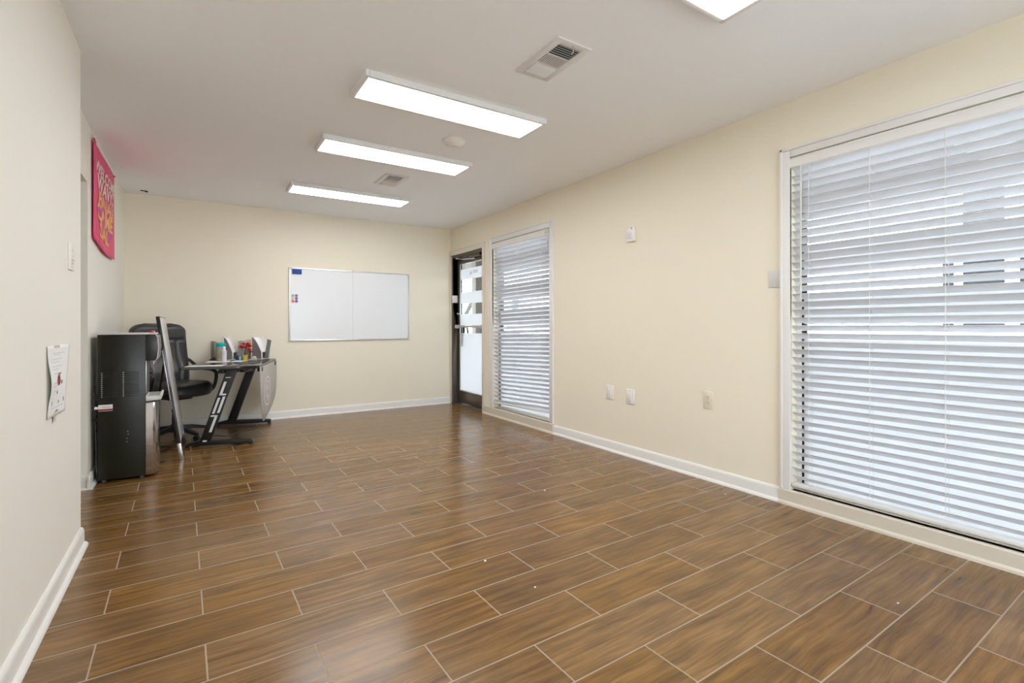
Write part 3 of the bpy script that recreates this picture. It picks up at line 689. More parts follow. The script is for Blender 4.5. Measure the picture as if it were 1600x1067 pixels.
# ------------------------------------------------------------------ water cooler
t = thing('water_cooler', 'black and chrome bottom-loading water cooler standing by the left opening', 'water cooler', (-0.39, 4.53, 0))
bm = B(); box(bm, (-0.171, -0.155, 0.02), (0.097, 0.155, 1.024), 0.006); obj('body', bm, 'black_paint', t)
bm = B(); box(bm, (-0.174, -0.158, 1.022), (0.155, 0.158, 1.034), 0.005); obj('top_cover', bm, 'plastic_grey', t)
bm = B()
prism(bm, [(0.095, 0.835), (0.150, 0.835), (0.166, 0.85), (0.172, 0.93), (0.166, 1.01), (0.158, 1.022), (0.095, 1.022)], -0.15, 0.15, 'y', 0.004); head = obj('head', bm, 'black_plastic', t)
bm = B(); prism(bm, [(0.152, 0.835), (0.168, 0.848), (0.1755, 0.93), (0.168, 1.015), (0.157, 1.024), (0.153, 1.018), (0.162, 1.005), (0.168, 0.93), (0.162, 0.855)], -0.153, 0.153, 'y'); obj('bezel', bm, 'chrome', head)
for y, m_ in ((-0.06, 'red'), (0.0, 'plastic_white'), (0.06, 'royal')):
    bm = B(); lathe(bm, [(0.016, 0), (0.016, 0.010), (0.012, 0.016), (0, 0.017)], 16, (0.125, y, 1.032)); obj('button', bm, m_, t)
for y in (-0.06, 0.0, 0.06):
    bm = B(); tube(bm, [(0.135, y, 0.84), (0.137, y, 0.80)], [0.016, 0.011], 12); obj('spout', bm, 'chrome', t)
bm = B(); box(bm, (0.095, -0.150, 0.60), (0.100, 0.150, 0.835), 0.001); obj('splash_plate', bm, 'steel', t)
bm = B(); prism(bm, [(0.092, 0.545), (0.185, 0.552), (0.19, 0.585), (0.182, 0.592), (0.17, 0.578), (0.10, 0.578), (0.092, 0.592)], -0.148, 0.148, 'y', 0.003); tray = obj('drip_tray', bm, 'plastic_grey', t)
bm = B()
for i in range(9): box(bm, (0.104, -0.135+i*0.031, 0.578), (0.176, -0.128+i*0.031, 0.582))
obj('grille', bm, 'steel', tray)
bm = B()
prof = [(0.097, -0.153), (0.138, -0.153)]+[(0.138+0.034*math.sin(PI/2*i/8)**0.6, -0.153+0.153*i/8) for i in range(1, 9)]
prof += [(x, -y) for x, y in reversed(prof[:-1])]
prism(bm, prof, 0.022, 0.535, 'z', 0.004); dr = obj('cabinet_door', bm, 'chrome', t)
bm = B(); box(bm, (0.099, -0.152, 0.49), (0.150, 0.152, 0.537), 0.003); obj('door_cap', bm, 'steel', dr)
for ya in (-0.087, -0.003):      # two louvre fields on the side that faces the room
    pass
for x0_ in (-0.147, -0.030):
    bm = B()
    for i in range(13):
        z = 0.592+i*0.0136
        box(bm, (x0_, -0.159, z), (x0_+0.088, -0.153, z+0.0052), 0.002, mtx=None)
    lv = obj('louver_grille', bm, 'black_paint', t)
    bm = B()
    for i in range(13): box(bm, (x0_-0.003, -0.1600, 0.592+i*0.0136), (x0_+0.004, -0.1535, 0.598+i*0.0136), 0.001)
    obj('louver_edge_dot', bm, 'steel', lv)
bm = B(); box(bm, (-0.166, -0.1558, 0.497), (-0.088, -0.1548, 0.541), mtx=Matrix.Translation((0, 0, 0)) ); st_ = obj('sticker', bm, 'paper', t)
bm = B(); box(bm, (-0.166, -0.1562, 0.499), (-0.088, -0.1556, 0.512)); obj('red_band', bm, 'red_ink', st_)
bm = B(); box(bm, (-0.150, -0.1562, 0.521), (-0.098, -0.1556, 0.527)); obj('text_line', bm, 'ink', st_)
for x, z in ((-0.006, 0.345), (-0.003, 0.325), (-0.010, 0.295), (-0.011, 0.272)):
    bm = B(); lathe(bm, [(0.003, 0), (0, 0.002)], 8, mtx=Matrix.Translation((x, -0.155, z)) @ Matrix.Rotation(PI/2, 4, 'X'))
    obj('screw', bm, 'steel', t)
bm = B()
for i in range(10): tube(bm, [(-0.186, -0.12, 0.10+i*0.05), (-0.186, 0.12, 0.10+i*0.05)], 0.0025, 5)
for y in (-0.12, -0.04, 0.04, 0.12): tube(bm, [(-0.184, y, 0.08), (-0.184, y, 0.60)], 0.003, 5)
for y in (-0.12, 0.12):
    for z in (0.12, 0.55): tube(bm, [(-0.186, y, z), (-0.168, y, z)], 0.004, 5)
obj('condenser_grille', bm, 'black_plastic', t)
for x in (-0.14, 0.07):
    for y in (-0.13, 0.13):
        bm = B(); lathe(bm, [(0.016, 0), (0.018, 0.004), (0.014, 0.022)], 12, (x, y, 0)); obj('foot', bm, 'black_plastic', t)
bm = B()
tube(bm, smooth_path([(-0.172, -0.13, 0.52), (-0.186, -0.15, 0.56), (-0.190, -0.158, 0.64), (-0.186, -0.158, 0.66), (-0.189, -0.165, 0.60), (-0.188, -0.166, 0.46), (-0.182, -0.15, 0.42), (-0.180, -0.13, 0.2), (-0.17, -0.12, 0.012), (-0.12, 0.05, 0.006), (0.02, 0.20, 0.006), (0.19, 0.30, 0.006)], 6), 0.004, 6)
cord_ = obj('power_cord', bm, 'black_plastic', t)
bm = B(); tube(bm, [(-0.170, -0.150, 0.520), (-0.190, -0.158, 0.520)], 0.009, 8); obj('plug', bm, 'plastic_white', cord_)

# ------------------------------------------------------------------ leaning panel
t = thing('standing_panel', 'tall narrow glossy grey panel in a black frame leaning beside the water cooler', 'panel', (-0.083, 5.116, 0), R(-0.9))
ang = math.atan2(0.158, 1.16)
tilt = Matrix.Rotation(-ang, 4, 'Y')
Lp = 1.17; hw = 0.32
bm = B()
for y in (-hw, hw-0.022): box(bm, (-0.014, y, 0.0), (0.012, y+0.022, Lp), 0.003, mtx=tilt)
box(bm, (-0.012, -hw+0.022, Lp-0.02), (0.010, hw-0.022, Lp), 0.003, mtx=tilt); box(bm, (-0.012, -hw+0.022, 0.13), (0.010, hw-0.022, 0.15), 0.003, mtx=tilt)
obj('frame', bm, 'gloss_edge', t)
bm = B(); box(bm, (0.004, -hw+0.018, 0.145), (0.0145, hw-0.018, Lp-0.012), 0.002, mtx=tilt); obj('face', bm, 'mirror', t)
bm = B(); box(bm, (-0.012, -hw-0.0015, 0.42), (-0.004, -hw+0.002, 0.90), 0.001, mtx=tilt); obj('rail_glint_strip', bm, 'rail_glint', t)  # gloss highlight of the near rail, built in as a pale strip
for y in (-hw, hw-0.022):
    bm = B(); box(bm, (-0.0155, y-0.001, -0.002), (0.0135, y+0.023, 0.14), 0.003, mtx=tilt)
    box(bm, (0.0135, y+0.002, 0.005), (0.0145, y+0.020, 0.14), mtx=tilt); obj('leg', bm, 'rail_glint' if y < 0 else 'gloss_edge', t)  # near leg coloured pale for the gloss it catches; far leg stays black
bm = B(); tube(bm, [(-0.135, 0.10, 0.80), (-0.255, 0.14, 0.008)], 0.009, 8); tube(bm, [(-0.140, 0.10, 0.80), (-0.108, 0.10, 0.80)], 0.008, 8); obj('rear_strut', bm, 'gloss_edge', t)

# ------------------------------------------------------------------ desk
DESK = (0.324, 5.692, 0); DR = R(-15)
t = thing('gaming_desk', 'black gaming desk with slanted legs and a silver front panel', 'desk', DESK, DR)
TOP = 0.718
pl = [(-0.30, -0.53), (0.16, -0.53), (0.20, -0.50), (0.30, -0.515), (0.32, -0.49), (0.32, 0.52), (0.30, 0.54), (-0.28, 0.54), (-0.32, 0.50), (-0.32, 0.34), (-0.30, 0.28), (-0.30, -0.30), (-0.325, -0.36), (-0.325, -0.51)]
bm = B(); prism(bm, pl, TOP-0.026, TOP, 'z', 0.004); obj('tabletop', bm, 'desk_top', t)
bm = B(); box(bm, (-0.30, -0.535, TOP-0.024), (0.14, -0.529, TOP-0.002), 0.002); obj('edge_band', bm, 'edge_grey', t)
bm = B(); box(bm, (-0.02, -0.50, TOP-0.066), (0.03, 0.50, TOP-0.036), 0.003); box(bm, (0.10, -0.50, TOP-0.060), (0.14, 0.50, TOP-0.032), 0.003); obj('crossbar', bm, 'desk_metal', t)
def leg_poly(t0=0.0, t1=1.0, z0=0.045, z1=TOP-0.026):
    L_ = lambda z: -0.152+(0.207)*(z-0.06)/(0.62)
    W_ = 0.084
    return [(L_(z0)+W_*t0, z0), (L_(z0)+W_*t1, z0), (L_(z1)+W_*t1, z1), (L_(z1)+W_*t0, z1)]
for y in (-0.52, 0.52):
    y_ = y+(0.012 if y < 0 else -0.012)
    bm = B(); prism(bm, leg_poly(), y_-0.028, y_+0.028, 'y', 0.004)
    box(bm, (0.0, y_-0.04, TOP-0.034), (0.24, y_+0.04, TOP-0.0255), 0.002)
    lg = obj('leg', bm, 'desk_metal', t)
    ft = [(-0.272, 0.0), (-0.245, 0.0), (-0.235, 0.014), (0.235, 0.014), (0.245, 0.0), (0.268, 0.0), (0.274, 0.010), (0.272, 0.034), (0.262, 0.044), (0.16, 0.050), (-0.16, 0.056), (-0.24, 0.040), (-0.274, 0.020)]
    bm = B(); prism(bm, ft, y_-0.026, y_+0.026, 'y', 0.003); obj('foot', bm, 'desk_metal', t)
    if y < 0:
        yf = y_-0.028
        bm = B()
        for a, b, za, zb in ((0.22, 0.47, 0.458, 0.58), (0.22, 0.86, 0.458, 0.472), (0.19, 0.43, 0.296, 0.437), (0.64, 0.88, 0.301, 0.446), (0.15, 0.80, 0.268, 0.283), (0.55, 0.81, 0.131, 0.283)):
            prism(bm, leg_poly(a, b, za, zb), yf-0.0012, yf+0.0002, 'y')
        for i in range(4): prism(bm, leg_poly(0.22+i*0.13, 0.31+i*0.13, 0.613, 0.621), yf-0.0012, yf+0.0002, 'y')
        box(bm, (-0.130, yf-0.0014, 0.047), (-0.098, yf+0.0002, 0.062))
        obj('white_lettering', bm, 'mark_white', lg)
# front panel hanging from the far long edge
pp = [(-0.50, 0.70)]+[(-0.50+0.06*i/6, 0.70-0.36*i/6) for i in range(1, 7)]
pp = [(-0.50, 0.70), (-0.475, 0.50), (-0.43, 0.33), (-0.365, 0.205), (-0.33, 0.172), (-0.27, 0.165), (-0.16, 0.18), (0.0, 0.205), (0.20, 0.245), (0.36, 0.29), (0.45, 0.335), (0.50, 0.40), (0.52, 0.50), (0.52, 0.70)]
bm = B(); prism(bm, pp, 0.3225, 0.3275, 'x', 0.001); mp = obj('front_panel', bm, 'panel_grey', t)
bm = B()
cb, cz, rb_, rz_ = -0.10, 0.435, 0.185, 0.145
def arc(r1, r2, a0, a1, n=40, oy=0.0, oz=0.0):
    for i in range(n):
        q = []
        for a, rr_ in ((i, r1), (i+1, r1), (i+1, r2), (i, r2)):
            an = R(a0+(a1-a0)*a/n); q.append(bm.verts.new((0.3283, cb+oy+rb_*rr_*math.cos(an), cz+oz+rz_*rr_*math.sin(an))))
        bm.faces.new(q)
arc(0.90, 1.02, 0, 360); arc(0.60, 0.70, -100, 110); arc(0.60, 0.68, 130, 215); arc(0.0, 0.16, 0, 360, 12, 0.0, -0.055)
prism(bm, [(cb-0.05, cz-0.05), (cb-0.02, cz-0.05), (cb-0.02, cz+0.07), (cb-0.05, cz+0.07)], 0.3276, 0.3284, 'x'); prism(bm, [(cb-0.02, cz+0.0), (cb+0.07, cz+0.03), (cb+0.07, cz+0.05), (cb-0.02, cz+0.02)], 0.3276, 0.3284, 'x')
obj('round_logo', bm, 'mark_white', mp)
for y in (-0.40, 0.40):
    bm = B(); box(bm, (0.29, y-0.02, 0.655), (0.3345, y+0.02, 0.695), 0.003); obj('bracket', bm, 'black_plastic', mp)
bm = B(); box(bm, (0.15, -0.46, 0.655), (0.26, -0.40, 0.690), 0.004); hk = obj('cup_hook', bm, 'black_plastic', t)
bm = B(); tube(bm, smooth_path([(0.19, -0.465, 0.675), (0.21, -0.475, 0.665), (0.24, -0.47, 0.68)], 4), 0.006, 6); obj('clip', bm, 'steel', hk)

# ------------------------------------------------------------------ office chair
t = thing('office_chair', 'high-backed black leather office chair behind the desk', 'chair', (-0.16, 5.80, 0), R(180+33))
def back(front):
    def fn(u, v):
        s = 2*u-1; z = 0.505+0.605*v
        wd = 0.205+0.062*math.sin(PI*min(1, v/0.78)*0.62+0.25)
        if v > 0.86: wd *= math.sqrt(max(0.0, 1-((v-0.86)/0.14)**2))*0.55+0.45
        if v < 0.06: wd *= 0.90+0.1*v/0.06
        x = wd*s
        edge = (1-abs(s)**3.2)*(1-max(0, (v-0.90)/0.10)**2)*(1-max(0, (0.06-v)/0.06)**2)
        edge = max(0.0, edge)
        yb = -0.205-0.115*v+0.020*math.cos(PI*2*v)+0.030*s*s
        if front:
            d = 0.020+0.060*edge**0.6
            d -= 0.016*math.exp(-((v-0.72-0.02*s*s)/0.018)**2)*edge**0.3      # head pillow seam
            d -= 0.014*math.exp(-((abs(s)-0.56)/0.05)**2)*(1 if v < 0.72 else 0)
            d += 0.014*math.exp(-((v-0.22)/0.10)**2)*edge
            return (x, yb+d, z)
        return (x, yb-0.018-0.030*edge**0.5, z)
    return fn
bm = B()
A_ = grid(bm, back(True), 36, 44); B_ = grid(bm, back(False), 36, 44)
def stitch(a, b):
    for i in range(len(a)-1): bm.faces.new((a[i], a[i+1], b[i+1], b[i]))
stitch(A_[0], B_[0]); stitch(A_[-1], B_[-1]); stitch([r_[0] for r_ in A_], [r_[0] for r_ in B_]); stitch([r_[-1] for r_ in A_], [r_[-1] for r_ in B_])
obj('backrest', bm, 'leather', t, 60)
bm = B()
def seat(u, v):
    th = 2*PI*u; n = 3.4; ex, ey = 0.265, 0.255
    c_, s_ = math.cos(th), math.sin(th); q = (abs(c_)**n+abs(s_)**n)**(-1/n)
    prof = [(0.0, 0.0), (0.80, 0.0), (0.95, 0.012), (1.0, 0.045), (0.985, 0.085), (0.90, 0.112), (0.70, 0.122), (0.35, 0.120), (0.0, 0.116)]
    f = v*(len(prof)-1); i = min(int(f), len(prof)-2); f -= i
    r_ = prof[i][0]*(1-f)+prof[i+1][0]*f; z = prof[i][1]*(1-f)+prof[i+1][1]*f
    x, y = ex*q*c_*r_, ey*q*s_*r_
    drop = -0.030*max(0, (y-0.10)/0.155)**2
    groove = -0.008*math.exp(-((r_-0.72)/0.04)**2)*(1 if v > 0.6 else 0)
    return (x, y+0.025, 0.425+z+drop+groove)
grid(bm, seat, 48, 32, True); obj('seat', bm, 'leather', t, 60)
for s in (-1, 1):
    bm = B()
    tube(bm, smooth_path([(s*0.225, 0.12, 0.44), (s*0.285, 0.13, 0.45), (s*0.305, 0.15, 0.52), (s*0.300, 0.165, 0.61), (s*0.292, 0.11, 0.642), (s*0.285, -0.04, 0.655), (s*0.276, -0.13, 0.69), (s*0.262, -0.20, 0.735), (s*0.222, -0.245, 0.755)], 7), 0.016, 8)
    ar = obj('armrest', bm, 'nylon', t)
    bm = B(); box(bm, (s*0.290-0.026, -0.10, 0.655), (s*0.290+0.026, 0.10, 0.675), 0.009, 3, mtx=Matrix.Translation((0, 0, 0))); obj('arm_pad', bm, 'leather', ar)
bm = B(); box(bm, (-0.10, -0.12, 0.375), (0.10, 0.12, 0.427), 0.012); box(bm, (-0.035, -0.24, 0.39), (0.035, -0.08, 0.415), 0.008); tube(bm, smooth_path([(0, -0.2, 0.405), (0, -0.25, 0.42), (0, -0.255, 0.56)], 5), 0.022, 8); obj('tilt_mechanism', bm, 'black_plastic', t)
bm = B(); tube(bm, smooth_path([(-0.10, 0.03, 0.40), (-0.24, 0.05, 0.405), (-0.30, 0.06, 0.385)], 5), [0.006]*10+[0.011], 8); obj('lever', bm, 'plastic_white', t)
bm = B(); tube(bm, [(0, 0, 0.09), (0, 0, 0.23)], 0.028, 16); tube(bm, [(0, 0, 0.23), (0, 0, 0.38)], 0.015, 16); obj('gas_lift', bm, 'black_plastic', t)
bm = B(); lathe(bm, [(0.0, 0.06), (0.05, 0.06), (0.05, 0.115), (0.036, 0.13), (0.0, 0.13)], 20)
for i in range(5):
    a = R(72*i+20); d = Vector((math.cos(a), math.sin(a), 0)); p = Vector((-d.y, d.x, 0))
    ring = []
    for r_, z, hw_, hh in ((0.03, 0.100, 0.030, 0.022), (0.15, 0.092, 0.026, 0.018), (0.28, 0.066, 0.020, 0.012), (0.315, 0.060, 0.016, 0.010)):
        c_ = d*r_+Vector((0, 0, z)); ring.append([bm.verts.new(c_+p*a_*hw_+Vector((0, 0, b_*hh))) for a_, b_ in ((-1, -1), (1, -1), (0.7, 1), (-0.7, 1))])
    for q, w_ in zip(ring, ring[1:]):
        for j in range(4): bm.faces.new((q[j], q[(j+1) % 4], w_[(j+1) % 4], w_[j]))
    bm.faces.new(ring[0][::-1]); bm.faces.new(ring[-1])
obj('star_base', bm, 'nylon', t)
for i in range(5):
    a = R(72*i+20); d = Vector((math.cos(a), math.sin(a), 0)); c_ = d*0.30
    bm = B()
    for s in (-1, 1): lathe(bm, [(0.0, -0.008), (0.021, -0.008), (0.0245, -0.004), (0.0245, 0.004), (0.021, 0.008), (0, 0.008)], 16, mtx=Matrix.Translation(c_+Vector((0, 0, 0.0245))) @ Matrix.Rotation(a+0.6, 4, 'Z') @ Matrix.Translation((0, s*0.013, 0)) @ Matrix.Rotation(PI/2, 4, 'X'))
    tube(bm, [c_+Vector((0, 0, 0.022)), c_+Vector((0, 0, 0.062))], 0.008, 8)
    obj('caster', bm, 'black_plastic', t)

# ------------------------------------------------------------------ things on the desk
Mdesk = Matrix.Translation(DESK) @ Matrix.Rotation(DR, 4, 'Z')
def dpos(a, b, z=TOP): return tuple(Mdesk @ Vector((a, b, z)))
t = thing('shaker_bottle', 'cloudy plastic tumbler with a teal lid on the desk', 'tumbler', dpos(-0.165, 0.25))
bm = B(); lathe(bm, [(0, 0.001), (0.034, 0.001), (0.036, 0.008), (0.042, 0.155), (0.040, 0.155), (0.033, 0.010), (0, 0.008)], 24); obj('cup', bm, 'clear_plastic', t)
bm = B(); lathe(bm, [(0.044, 0.150), (0.046, 0.156), (0.046, 0.176), (0.036, 0.190), (0.0, 0.196)], 24); obj('lid', bm, 'teal', t)
bm = B(); lathe(bm, [(0.0395, 0.03), (0.0425, 0.105)], 24); obj('printed_band', bm, 'olive', t)
t = thing('spray_bottle', 'slim pale lavender bottle standing in front of the teal-lidded tumbler', 'bottle', dpos(-0.105, 0.12))
bm = B(); lathe(bm, [(0, 0), (0.020, 0), (0.022, 0.006), (0.022, 0.112), (0.012, 0.124), (0.010, 0.126)], 20); obj('body', bm, 'lavender', t)
bm = B(); lathe(bm, [(0.0115, 0.122), (0.0125, 0.150), (0.010, 0.156), (0, 0.157)], 16); obj('cap', bm, 'plastic_white', t)
t = thing('file_box', 'clear-fronted upright file box at the back of the desk behind the tumbler', 'file box', dpos(-0.225, 0.44), DR)
bm = B(); prism(bm, [(-0.065, 0.0), (0.065, 0.0), (0.065, 0.155), (-0.065, 0.205)], 0.03, 0.034, 'y'); prism(bm, [(-0.065, 0.0), (-0.062, 0.0), (-0.062, 0.205), (-0.065, 0.205)], -0.06, 0.034, 'y'); box(bm, (-0.065, -0.06, 0), (0.065, 0.034, 0.003)); obj('body', bm, 'mesh_grey', t)
bm = B(); prism(bm, [(-0.055, 0.006), (0.055, 0.006), (0.055, 0.150), (-0.055, 0.19)], 0.022, 0.028, 'y'); obj('folder', bm, 'tan', t)
def holder(label, pos, rot, sx, mirror, depth=0.15):
    """magazine holder: two curved mesh sides with a white rim, white back and base"""
    t = thing('magazine_holder', label, 'magazine holder', pos, rot)
    D_, H_, W_ = depth, 0.245, sx
    curve = [(D_*(0.02+0.98*(1-q)**0.65)*1.0, 0.075+(H_-0.075)*q) for q in [i/12 for i in range(13)]]
    side = [(0, 0), (D_, 0)]+curve+[(0, H_)]
    P2 = lambda x: (-x if mirror else x)
    for y in (-W_/2, W_/2-0.003):
        bm = B(); prism(bm, [(P2(x), z) for x, z in side], y, y+0.003, 'y'); sd = obj('side_panel', bm, 'mesh_grey', t)
        bm = B(); tube(bm, [(P2(x), y+0.0015, z) for x, z in [(D_, 0.0)]+curve+[(0.0, H_), (0.0, 0.0), (D_, 0.0)]], 0.006, 6); obj('rim', bm, 'holder_white', sd)
    bm = B(); grid(bm, lambda u, v: (P2(curve[0][0]+(0) if False else curve[int(round(v*12))][0]), -W_/2+W_*u, curve[int(round(v*12))][1]), 1, 12); obj('curved_front', bm, 'holder_white', t, 60, 0.004)
    bm = B(); box(bm, (min(0, P2(0.004)), -W_/2, 0), (max(0, P2(0.004)), W_/2, H_), 0.001); obj('back_panel', bm, 'holder_white', t)
    bm = B(); box(bm, (min(P2(0), P2(D_)), -W_/2, 0), (max(P2(0), P2(D_)), W_/2, 0.004), 0.001); obj('base', bm, 'holder_white', t)
    return t
holder('white curved magazine holder standing behind the lavender bottle', dpos(-0.150, 0.40, TOP+0.0062), DR+R(-20), 0.085, False, 0.10)
h2 = holder('larger white curved magazine holder with grey mesh side near the desk corner', dpos(0.135, 0.435, TOP+0.0062), DR+R(-26), 0.15, False, 0.12)
bm = B(); prism(bm, [(0.118, 0.004), (0.172, 0.004), (0.205, 0.205), (0.155, 0.22)], -0.03, -0.026, 'y'); mp_ = obj('mesh_panel', bm, 'mesh_grey', h2)
bm = B(); tube(bm, [(0.118, -0.028, 0.006), (0.172, -0.028, 0.006), (0.206, -0.028, 0.205), (0.155, -0.028, 0.222)], 0.0055, 6); obj('rim', bm, 'holder_white', mp_)
for i, (m_, dx, lab) in enumerate((('file_grey', 0.0, 'dark grey upright binder between the two white holders'), ('file_purple', 0.030, 'mauve upright binder beside the dark grey one'))):
    bm = B(); box(bm, (-0.0115, -0.07, 0), (0.0115, 0.07, 0.205), 0.003); t = tag(obj('binder', bm, m_), lab, 'binder'); t.location = dpos(-0.018+dx*0.85, 0.445); t.rotation_euler = (0, 0, DR)
bm = B(); box(bm, (-0.048, -0.002, 0), (0.048, 0.002, 0.215), 0.001, mtx=Matrix.Rotation(R(-6), 4, 'X')); t = tag(obj('card_sheet', bm, 'tan'), 'tan card standing behind the red flowers', 'card'); t.location = dpos(0.068, 0.515); t.rotation_euler = (0, 0, DR)
t = thing('flower_pot', 'small pot of red artificial flowers on the desk', 'flower pot', dpos(0.058, 0.27))
bm = B(); lathe(bm, [(0, 0), (0.022, 0), (0.030, 0.050), (0.031, 0.058), (0.026, 0.058), (0.0, 0.052)], 18); obj('pot', bm, 'yellow', t)
fl = [(-0.038, 0.0, 0.150), (-0.012, 0.01, 0.176), (0.020, 0.0, 0.160), (0.046, 0.012, 0.150), (0.038, -0.012, 0.115), (0.008, -0.015, 0.140), (-0.028, 0.02, 0.135), (0.052, 0.0, 0.090), (0.024, 0.02, 0.175)]
for x, y, z in fl:
    bm = B(); tube(bm, bez((0, 0, 0.05), (x*0.2, y*0.2, 0.09), (x*0.8, y*0.8, z-0.03), (x, y, z-0.004), 6), 0.0022, 5); sm = obj('stem', bm, 'stem', t)
    bm = B()
    for p in range(7):
        a = 2*PI*p/7+x*40
        def pet(u, v, a=a, x=x, y=y, z=z):
            r_ = 0.035*v; wdt = 0.017*math.sin(PI*min(1, v*0.9+0.08)); s_ = (2*u-1)*wdt
            return (x+r_*math.cos(a)-s_*math.sin(a), y+r_*math.sin(a)+s_*math.cos(a), z+0.012*v-0.016*v*v+0.004*(2*u-1)**2)
        grid(bm, pet, 3, 4)
    lathe(bm, [(0.0, -0.010), (0.014, -0.004), (0.016, 0.004), (0.010, 0.014), (0.0, 0.017)], 8, (x, y, z))
    obj('blossom', bm, 'petal', sm, 60)
for lab, m_, a, b, h_, r_ in (('small royal blue bottle left of the flower pot', 'royal', -0.030, 0.34, 0.055, 0.016), ('small mint green bottle touching the flower pot', 'mint', 0.005, 0.30, 0.060, 0.014)):
    t = thing('glue_bottle', lab, 'bottle', dpos(a, b)); bm = B(); lathe(bm, [(0, 0), (r_, 0), (r_, h_*0.6), (r_*0.5, h_*0.72), (r_*0.45, h_*0.75)], 14); obj('body', bm, m_, t)
    bm = B(); lathe(bm, [(r_*0.5, h_*0.74), (r_*0.35, h_), (0, h_*1.02)], 12); obj('cap', bm, 'teal' if m_ == 'mint' else 'royal', t)
t = thing('tape_dispenser', 'small silver grey tape dispenser in front of the larger white holder', 'tape dispenser', dpos(0.135, 0.22), DR)
bm = B(); prism(bm, [(-0.042, 0), (0.042, 0), (0.044, 0.010), (0.030, 0.036), (0.010, 0.040), (-0.02, 0.020), (-0.042, 0.014)], -0.014, 0.014, 'y', 0.003); obj('body', bm, 'panel_grey', t)
bm = B(); lathe(bm, [(0.010, -0.009), (0.021, -0.009), (0.021, 0.009), (0.010, 0.009)], 20, mtx=Matrix.Translation((0.018, 0, 0.026)) @ Matrix.Rotation(PI/2, 4, 'X')); obj('tape_roll', bm, 'plastic_white', t)
def sheet(lab, a, b, sx, sy, rot, z=TOP, bend=0.004):
    bm = B(); grid(bm, lambda u, v: ((u-0.5)*sx, (v-0.5)*sy, 0.0008+bend*(2*u-1)**2*v), 8, 8)
    o = tag(obj('paper_sheet', bm, 'paper', solid=0.0006), lab, 'paper'); p = dpos(a, b, z); o.location = p; o.rotation_euler = (0, 0, DR+rot)
sheet('loose white paper under the bottle and tumbler on the desk', -0.17, 0.17, 0.21, 0.28, R(8))
sheet('white paper lying in front of the flower pot on the desk', 0.02, 0.16, 0.14, 0.21, R(-14), TOP+0.0002)
sheet('long white paper at the desk edge closest to the leaning panel', -0.14, -0.42, 0.30, 0.15, R(0), TOP, 0.0015)
bm = B(); prism(bm, [(-0.035, 0), (0.035, 0), (0.035, 0.034), (0.022, 0.036)], -0.02, 0.02, 'y', 0.003); t = tag(obj('charger_block', bm, 'black_plastic'), 'black wedge-shaped charger at the back corner of the desk', 'charger'); t.location = dpos(-0.272, 0.33); t.rotation_euler = (0, 0, DR)

# cables on the floor
def cable(lab, pts, r_=0.0035, m_='black_plastic'):
    bm = B(); tube(bm, smooth_path(pts, 8), r_, 6); return tag(obj('cable', bm, m_), lab, 'cable')
cable('black cable looping on the floor under the office chair', [(-0.32, 5.02, 0.004), (-0.25, 5.22, 0.004), (-0.17, 5.33, 0.004), (-0.22, 5.42, 0.004), (-0.42, 5.46, 0.004), (-0.54, 5.56, 0.004)])
cable('thin dark cable snaking on the floor between the desk legs', [(0.04, 5.62, 0.004), (0.16, 5.72, 0.004), (0.27, 5.60, 0.004), (0.36, 5.72, 0.004), (0.50, 5.83, 0.004), (0.60, 5.99, 0.004)], 0.003, 'ink_dark')
for x, y, r_ in ((1.122, 1.977, 0.0065), (1.929, 2.61, 0.007), (1.183, 1.667, 0.005), (2.86, 1.928, 0.006), (2.301, 0.807, 0.004)):
    bm = B(); bmesh.ops.create_icosphere(bm, subdivisions=1, radius=r_)
    for v in bm.verts: v.co = Vector((v.co.x*random.uniform(0.8, 1.3), v.co.y*random.uniform(0.7, 1.1), max(-r_*0.45, v.co.z*0.7)))
    o = tag(obj('crumb', bm, 'plastic_white'), 'tiny pale crumb lying on the brown tile floor', 'crumb', 'crumbs on the tile floor'); o.location = (x, y, r_*0.45)

# ------------------------------------------------------------------ outside
bm = B(); box(bm, (XR+0.16, -22, -0.12), (30, 45, -0.02)); box(bm, (-14, -22, -0.12), (XR+0.16, YB-0.16, -0.02)); struct('ground', bm, 'paving')
bm = B(); box(bm, (XR+0.16, -8, 2.42), (6.2, 17, 2.56)); struct('porch_roof', bm, 'soffit')
for y, lab in ((7.12, 'brown porch post seen through the glazed door'),):
    t = thing('porch_post', lab, 'post', (3.9, y, -0.02)); bm = B(); box(bm, (-0.07, -0.07, 0), (0.07, 0.07, 2.44), 0.006); obj('shaft', bm, 'post', t)
    bm = B(); box(bm, (-0.09, -0.09, 0), (0.09, 0.09, 0.16), 0.008); obj('base', bm, 'post', t)
t = thing('building', 'white sided building with dark windows across the street', 'building', (10.0, 0, -0.02))
bm = B(); box(bm, (0, -14, 0), (5, 16, 3.9))
for i in range(24): box(bm, (-0.012, -14, 0.2+i*0.15), (0.0, 16, 0.215+i*0.15))
obj('wall', bm, 'ext_white', t)
bm = B(); prism(bm, [(-0.5, 3.9), (5.5, 3.9), (2.5, 5.2)], -14.4, 16.4, 'y'); obj('roof', bm, 'roofing', t)
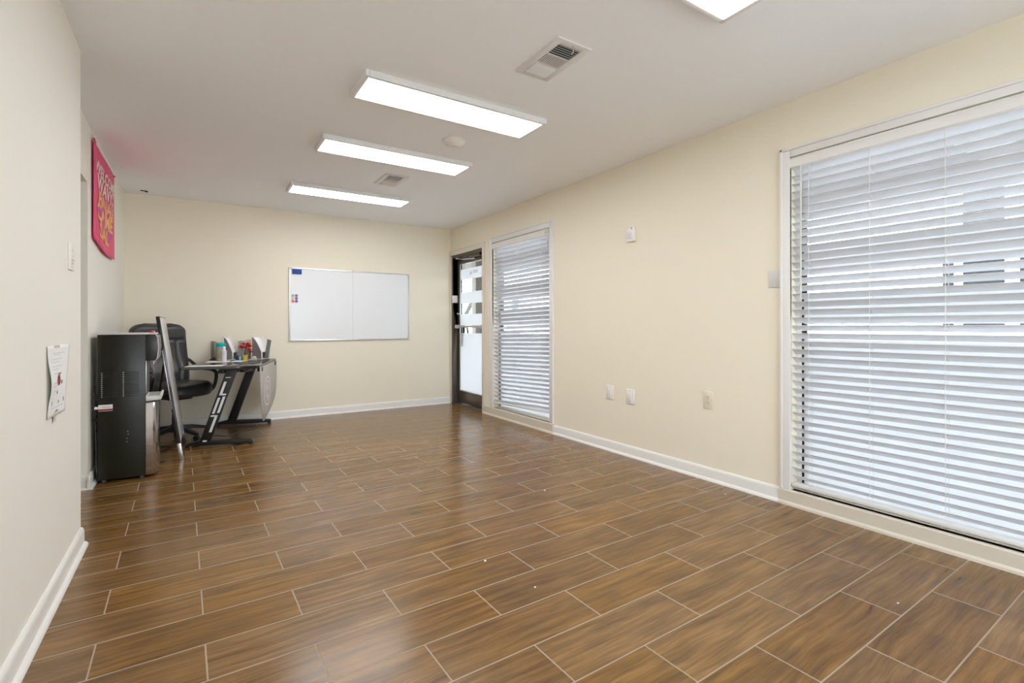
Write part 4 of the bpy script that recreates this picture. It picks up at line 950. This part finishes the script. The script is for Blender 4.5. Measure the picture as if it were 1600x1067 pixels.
for y, w_, z0, z1 in ((2.42, 0.47, 1.0, 3.2), (2.83, 0.14, 1.0, 2.1), (1.98, 0.10, 1.0, 2.4), (1.70, 0.16, 1.0, 2.0), (15.3, 0.45, 1.5, 2.2), (-4, 1.2, 1.0, 2.4), (7.5, 0.2, 2.6, 3.1)):
    bm = B()
    for a, b, c, d in ((y-w_/2-0.05, y-w_/2, z0-0.05, z1+0.05), (y+w_/2, y+w_/2+0.05, z0-0.05, z1+0.05), (y-w_/2, y+w_/2, z0-0.05, z0), (y-w_/2, y+w_/2, z1, z1+0.05), (y-w_/2, y+w_/2, (z0+z1)/2-0.02, (z0+z1)/2+0.02)): box(bm, (-0.05, a, c), (-0.005, b, d))
    wn_ = obj('window', bm, 'ext_white', t)
    bm = B(); box(bm, (-0.03, y-w_/2, z0), (-0.02, y+w_/2, z1)); obj('pane', bm, 'ext_glass', wn_)
t = thing('tree', 'bare-branched tree with sparse leaves seen through the glazed door', 'tree', (8.0, 15.9, -0.02))
bm = B()
tips = []
tube(bm, smooth_path([(0, 0, 0), (0.05, 0, 0.5), (0.02, 0.05, 1.0)], 5), [0.12]*3+[0.11]*4+[0.10]*4, 8)
for i in range(7):
    a = 2*PI*i/7+0.4; l_ = random.uniform(0.7, 1.15)
    p1 = (0.02+0.3*l_*math.cos(a), 0.05+0.3*l_*math.sin(a), 1.5); p2 = (0.02+0.9*l_*math.cos(a), 0.05+0.9*l_*math.sin(a), 2.3+random.uniform(-0.1, 0.3)); p3 = (1.25*l_*math.cos(a+0.2), 1.25*l_*math.sin(a+0.2), 3.1+random.uniform(-0.3, 0.4))
    pth = smooth_path([(0.02, 0.05, 0.95), p1, p2, p3], 5); tube(bm, pth, [0.07-0.055*j/(len(pth)-1) for j in range(len(pth))], 6); tips += pth[6:]
obj('trunk', bm, 'bark', t)
bm = B()
for p in tips:
    for j in range(26):
        c_ = p+Vector((random.gauss(0, 0.22), random.gauss(0, 0.22), random.gauss(0.05, 0.20))); a, b = random.uniform(0, 6.28), random.uniform(-1, 1)
        d = Vector((math.cos(a), math.sin(a), b)).normalized()*0.045; e_ = d.cross(Vector((0.3, 0.5, 0.8))).normalized()*0.02
        bm.faces.new([bm.verts.new(c_+q) for q in (-d, e_, d, -e_)])
me = bpy.data.meshes.new('crown'); bm.to_mesh(me); bm.free(); me.materials.append(M['leaf']); o = bpy.data.objects.new('crown', me); C.objects.link(o); o.parent = t

# repeats of one kind carry one group phrase
GROUPS = {'venetian_blind': 'white slatted window blinds', 'ceiling_vent': 'white three-way ceiling vents', 'magazine_holder': 'white curved magazine holders on the desk',
          'binder': 'upright binders on the desk', 'glue_bottle': 'small bottles by the flower pot', 'paper_sheet': 'loose papers on the desk', 'cable': 'dark cables on the floor'}
for o in C.objects:
    if o.parent is None and o.name.split('.')[0] in GROUPS and 'label' in o: o['group'] = GROUPS[o.name.split('.')[0]]
